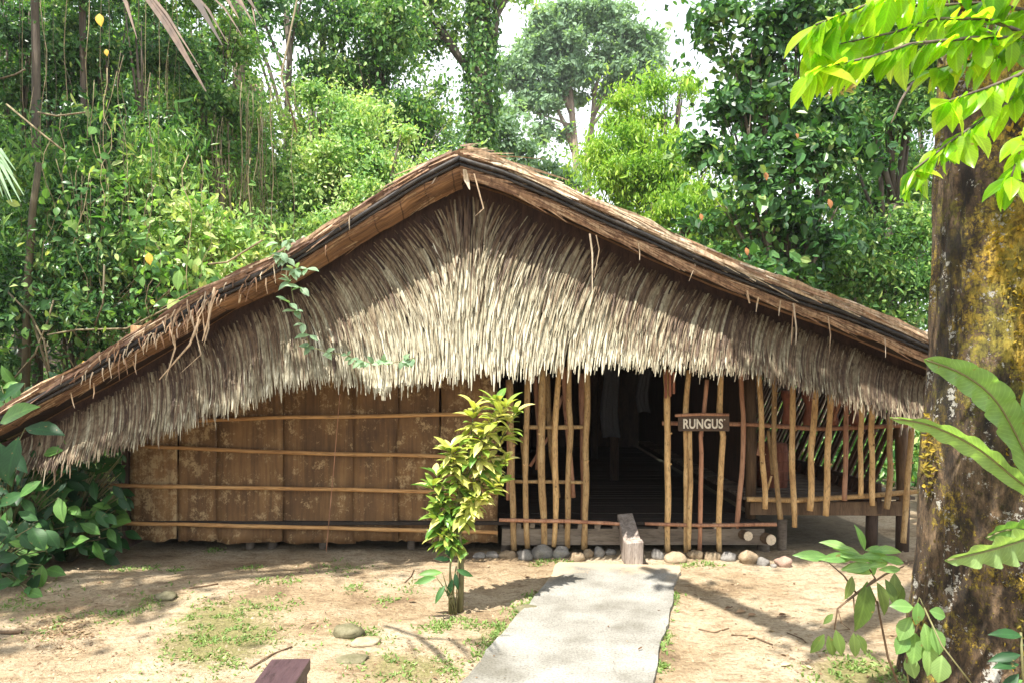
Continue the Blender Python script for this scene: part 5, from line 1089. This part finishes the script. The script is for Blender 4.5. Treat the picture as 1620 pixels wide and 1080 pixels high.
co_ = thing('corner_seedling', 'seedling with narrow pointed leaves in the bottom right corner', 'seedling', at_px(1625, 1110, 2.9)); mb = MB(); mb.tube(P_([(1625, 1130, 2.9), (1618, 1060, 2.88), (1615, 1000, 2.86)]), .005, 6); mb.build('stem', M['stem'], co_, smooth=True)
leaves_from([(1618, 1005, 2.86, -1, .12, .14), (1615, 1035, 2.86, -1, -.2, .13), (1612, 1050, 2.86, -1, .0, .12), (1618, 1020, 2.86, 1, .2, .12), (1612, 1065, 2.87, -.8, -.6, .12), (1618, 1075, 2.87, -1, -.3, .12), (1622, 1055, 2.86, 1, .0, .12)], 'shrub_dark', co_, .33)

# ------------------------------------------------------------------ leafy branches at the top right (from a tree standing outside the frame)
ob = thing('overhanging_tree', 'bright lime-green leafy branches hanging in from the top right corner', 'tree', (4.6, 2.6, 0)); mb = MB()
mb.tube([(4.6, 2.6, -.1), (4.55, 2.6, 2), (4.5, 2.65, 4.4), (4.4, 2.7, 6)], [.14, .12, .1, .06], 9)
root = Vector((4.52, 2.65, 3.9)); lst = []
BR = [([(1640, 60, 2.75), (1560, 30, 2.65), (1480, 30, 2.6), (1420, 50, 2.55), (1330, 70, 2.5)], 1), ([(1640, 60, 2.75), (1540, 60, 2.6), (1440, 70, 2.5), (1380, 90, 2.45), (1290, 110, 2.4)], 1), ([(1640, 100, 2.7), (1590, 165, 2.6), (1540, 200, 2.55), (1510, 220, 2.5), (1445, 270, 2.45)], 1),
      ([(1640, -20, 2.7), (1520, -30, 2.6), (1420, -10, 2.5), (1340, 20, 2.45), (1290, 40, 2.4)], 1), ([(1640, 100, 2.7), (1610, 120, 2.6), (1560, 140, 2.55), (1500, 160, 2.5)], 1), ([(1640, 40, 2.8), (1580, 90, 2.8), (1520, 100, 2.75), (1480, 110, 2.7)], 1), ([(1650, 180, 2.6), (1620, 220, 2.55), (1600, 280, 2.5)], 1), ([(1640, 20, 2.75), (1560, 5, 2.7), (1470, 10, 2.65), (1390, 5, 2.6), (1310, 55, 2.5), (1290, 80, 2.48)], 1), ([(1640, 70, 2.75), (1570, 60, 2.75), (1520, 50, 2.7)], 1)]
for pts, _ in BR:
    Pb = [W(*p) for p in pts]; mb.tube([root, root.lerp(Pb[0], .6) + Vector((0, 0, .1))] + Pb, [.03, .015] + [.009 - .0055 * i / (len(Pb) - 1) for i in range(len(Pb))], 6)
    n = int(sum((Pb[i + 1] - Pb[i]).length for i in range(len(Pb) - 1)) / .021)
    for k in range(n):
        t = (k + .5) / n * (len(Pb) - 1); i = min(int(t), len(Pb) - 2); c_ = Pb[i].lerp(Pb[i + 1], t - i); d = (Pb[i + 1] - Pb[i]).normalized()
        s = 1 if k % 2 else -1
        lst.append((c_, tuple(d * .6 + Vector((s * rd.uniform(.0, .7), s * rd.uniform(-.2, .9), rd.uniform(-1.0, -.05)))), (rd.uniform(-.4, .4), rd.uniform(-.7, .7), 1), rd.uniform(.085, .165)))
    e = Pb[-1]
    for k in range(4): lst.append((e, (rd.uniform(-1, .5), rd.uniform(-.5, .3), rd.uniform(-1, -.2)), (rd.uniform(-.4, .4), -.5, .8), rd.uniform(.10, .16)))
mb.build('trunk', M['bark'], ob, smooth=True)
A1 = np.array([l[1] for l in lst]); L1 = np.array([l[3] for l in lst]); leaf_mesh('foliage', np.array([tuple(l[0]) for l in lst]), A1, np.array([l[2] for l in lst]), L1, L1 * .46, rng.uniform(0, 1, len(lst)), M['branch_leaf'], ob, fine=True)
ds = MB()
for k in range(60):
    c0 = W(1335 + rd.uniform(-25, 18), 138 + rd.uniform(-8, 8), 2.6); ds.tube([c0, c0 + Vector((rd.uniform(-.03, .03), rd.uniform(-.02, .02), rd.uniform(-.02, .03)))], .0025, 4)
ds.tube([W(1310, 145, 2.6), W(1335, 140, 2.6), W(1362, 130, 2.6)], .003, 5); ds.build('flower_spray', flat('dry_flowers', (.5, .4, .15)), ob)
bb = MB(); bb.tube([W(1495, 110, 3.45), W(1470, 120, 3.3), W(1440, 135, 3.2), W(1425, 160, 3.15), W(1410, 195, 3.1)], [.012, .01, .008, .006, .003], 6); bb.tube([W(1440, 135, 3.2), W(1420, 128, 3.15)], [.007, .003], 5); bb.tube([W(1490, 100, 3.45), W(1478, 80, 3.3), W(1455, 65, 3.2)], [.008, .006, .003], 5)
bb.build('side_twigs', M['bark'], tt, smooth=True)

# ------------------------------------------------------------------ dry palm frond at the top left
dp = thing('dry_palm_frond', 'dry brown palm blades hanging in at the top left', 'palm frond', (-2.2, 2.9, 3.6)); mb = MB()
M['dry'] = straw_mat('dry_palm', [(.035, .02, .012), (.08, .045, .027), (.17, .11, .07)])
for a, b, wd_ in (((175, -40), (217, 62), .008), ((195, -60), (326, 145), .019), ((205, -50), (318, 110), .006), ((275, -40), (352, 72), .014), ((290, -30), (362, 72), .005), ((330, -30), (378, 30), .009), ((350, -30), (402, 40), .007), ((320, -20), (385, 60), .004), ((365, -20), (415, 30), .006), ((385, -20), (405, 45), .005), ((340, -20), (392, 20), .006)):
    p0, p1 = W(*a, 2.9), W(*b, 2.7); m_ = p0.lerp(p1, .5) + Vector((.01, 0, .012)); mb.strip([p0, m_, p1], [wd_, wd_ * .9, wd_ * .12], (.8, .2, .55), rd.random())
    mb.strip([p0 + Vector((.002, .006, .0)), m_ + Vector((.004, .007, .002)), p1], [wd_ * .6, wd_ * .5, .001], (.3, .9, .3), rd.random())
mb.build('blades', M['dry'], dp)
mb = MB(); mb.tube([W(80, -160, 3.0), W(200, -70, 2.9), W(300, -45, 2.9), W(430, -30, 2.9)], [.02, .016, .012, .006], 7); mb.build('midrib', M['dry'], dp, smooth=True)

# ------------------------------------------------------------------ ground cover and litter
def gpt(px, py): Y = CAMZ * FP / (py - HY); return (px - 810) * Y / FP, Y
P_, A_, L_ = [], [], []
q = random.Random(77)
def onpath(x, y): return PATH_L(y) - .01 < x < PATH_R(y) + .01 and y < 6
for (mx, my, r, wg) in MOSS:
    for k in range(int(900 * wg * r / .25)):
        x, y = q.gauss(mx, r * .55), q.gauss(my, r * .55)
        if onpath(x, y) or noise.noise(Vector((x * 7, y * 7, 2))) < -.02: continue
        P_.append((x, y, gz(x, y))); A_.append((q.gauss(0, 1), q.gauss(0, 1), q.uniform(.2, 1.4))); L_.append(q.uniform(.012, .035))
for k in range(900):   # fringe along both path edges
    y = q.uniform(3.2, 5.3); l = q.random() < .65; x = (PATH_L(y) - abs(q.gauss(.02, .05))) if l else PATH_R(y) + abs(q.gauss(.01, .025))
    if noise.noise(Vector((y * 2, 7 if l else 1, 0))) < 0 and q.random() < .85: continue
    P_.append((x, y, gz(x, y))); A_.append((q.gauss(0, 1), q.gauss(0, 1), q.uniform(.3, 1.6))); L_.append(q.uniform(.015, .045))
for px, py in ((280, 905), (395, 905), (420, 925), (458, 925), (200, 905), (240, 900), (700, 985), (750, 985), (870, 885), (895, 890), (855, 888), (1090, 893), (1120, 893), (690, 990), (560, 935), (1400, 1060), (1360, 1060), (340, 870), (610, 950), (730, 975)):
    mx, my = gpt(px, py)
    for k in range(60): x, y = q.gauss(mx, .05), q.gauss(my, .05); P_.append((x, y, gz(x, y))); A_.append((q.gauss(0, 1), q.gauss(0, 1), q.uniform(.3, 1))); L_.append(q.uniform(.015, .04))
P_ = np.array(P_); A_ = np.array(A_); L_ = np.array(L_); n = len(P_)
o = leaf_mesh('grass', P_, A_, rng.normal(size=(n, 3)) * .4 + np.array([0, 0, 1]), L_, L_ * .45, rng.uniform(0, 1, n), M['grass']); tag(o, kind='stuff')
P_, R_ = [], []
for k in range(900):
    x, y = gpt(q.gauss(90, 38), q.gauss(1000, 16)); P_.append((x, y, gz(x, y) + .008))
for k in range(5200):
    px, py = q.uniform(-20, 1620), q.uniform(872, 1120); x, y = gpt(px, py)
    if onpath(x, y) and q.random() < .86: continue
    if noise.noise(Vector((x * 1.4, y * 1.4, 5))) < q.uniform(-.3, .35): continue
    P_.append((x, y, gz(x, y) + .006 + (.03 if onpath(x, y) else 0)))
P_ = np.array(P_); n = len(P_)
M['litter'] = leaf_mat('leaf_litter', [(.10, .055, .03), (.2, .12, .07), (.33, .22, .13), (.45, .36, .24)], .1, .8)
ax = rng.normal(size=(n, 3)); ax[:, 2] *= .15; l_ = rng.uniform(.006, .026, n) * (1 + (rng.random(n) < .08))
o = leaf_mesh('leaf_litter', P_, ax, rng.normal(size=(n, 3)) * .35 + np.array([0, 0, 1]), l_, l_ * rng.uniform(.2, .6, n), rng.uniform(0, 1, n), M['litter']); tag(o, kind='stuff')
mb = MB()   # little clods and gravel
for k in range(4200):
    px, py = q.uniform(-20, 1500), q.uniform(868, 1110); x, y = gpt(px, py)
    if onpath(x, y): continue
    if noise.noise(Vector((x * 1.8, y * 1.8, 15))) < q.uniform(-.2, .3): continue
    s = abs(q.gauss(0, .006)) + .003; z = gz(x, y)
    vs = [Vector((math.cos(a), math.sin(a), 0)) * s * q.uniform(.7, 1.2) for a in (0, 1.3, 2.5, 3.8, 5.1)]; vs = [Vector((x, y, z - .001)) + v for v in vs] + [Vector((x + q.uniform(-.3, .3) * s, y, z + s * q.uniform(.6, 1)))]
    mb.add(vs, [(i, (i + 1) % 5, 5) for i in range(5)], q.random())
o = mb.build('gravel', M['stone_tan'], None); tag(o, kind='stuff')
# countable fallen leaves and sticks
FL = [(1147, 963, .05, 'small dark fallen leaf left of a pair in the shadow band right of the path'), (1165, 968, .065, 'dark oval fallen leaf, larger one in the shadow band right of the path'), (1183, 973, .06, 'brown fallen leaf at the right of the three in the shadow band'), (1232, 973, .055, 'curled brown fallen leaf on its own right of the shadow band'),
      (1252, 977, .03, 'tiny dark fallen leaf near the curled brown one'), (1182, 1014, .05, 'reddish fallen leaf behind the long stick right of the path'), (1235, 1058, .06, 'tan fallen leaf near the bottom right of the path'), (645, 953, .05, 'pale fallen leaf in front of the wall left of the shrub'), (830, 917, .045, 'pinkish fallen leaf left of the upper path'), (1105, 962, .04, 'tiny tan fallen leaf beside the right edge of the path')]
for px, py, s, lb in FL:
    x, y = gpt(px, py); o = leaf_mesh('fallen_leaf', np.array([(x, y, gz(x, y) + .012)]), np.array([[1, .3, .15]]), np.array([[.1, -.2, 1]]), np.array([s * 1.2]), np.array([s * .6]), np.array([q.random()]), M['litter'], fine=True); tag(o, lb, 'leaf', 'fallen leaves on the earth')
for pts, lb, r_ in (([(1157, 1004), (1190, 1010), (1222, 1021)], 'long dark stick lying right of the path', .006), ([(1105, 992), (1130, 996), (1153, 992)], 'short bent stick nearer the path in the shadow band', .005), ([(395, 1055), (430, 1035), (462, 1022)], 'thin forked stick left of the flat grey rock', .006), ([(300, 941), (325, 938), (345, 933)], 'dark stick on the earth bank before the wall', .006),
                     ([(0, 1003), (20, 1003), (34, 1002)], 'dark stick lying at the left edge of the yard', .012), ([(1245, 1005), (1270, 1015), (1275, 1020)], 'small stick near the sapling right of the path', .004), ([(640, 925), (650, 915), (655, 905)], 'short pale stick leaning on the bank behind the shrub', .005)):
    mb = MB(); mb.tube([Vector((*gpt(a, b), gz(*gpt(a, b)) + r_ * 1.2)) for a, b in pts], r_, 6); tag(mb.build('stick', M['post'], None, smooth=True), lb, 'stick', 'sticks on the ground')

# ------------------------------------------------------------------ humid air
hm = bpy.data.materials.new('humid_air'); hm.use_nodes = True; hn = hm.node_tree; hn.nodes.clear()
ho = hn.nodes.new('ShaderNodeOutputMaterial'); hv = hn.nodes.new('ShaderNodeVolumePrincipled'); hv.inputs['Color'].default_value = (.93, .97, 1, 1); hv.inputs['Density'].default_value = .0006; hv.inputs['Anisotropy'].default_value = .2
hn.links.new(hv.outputs[0], ho.inputs['Volume'])
mb = MB(); mb.box((0, 30, 14), (1400, 1500, 40)); o = mb.build('haze', hm, None); tag(o, kind='stuff')
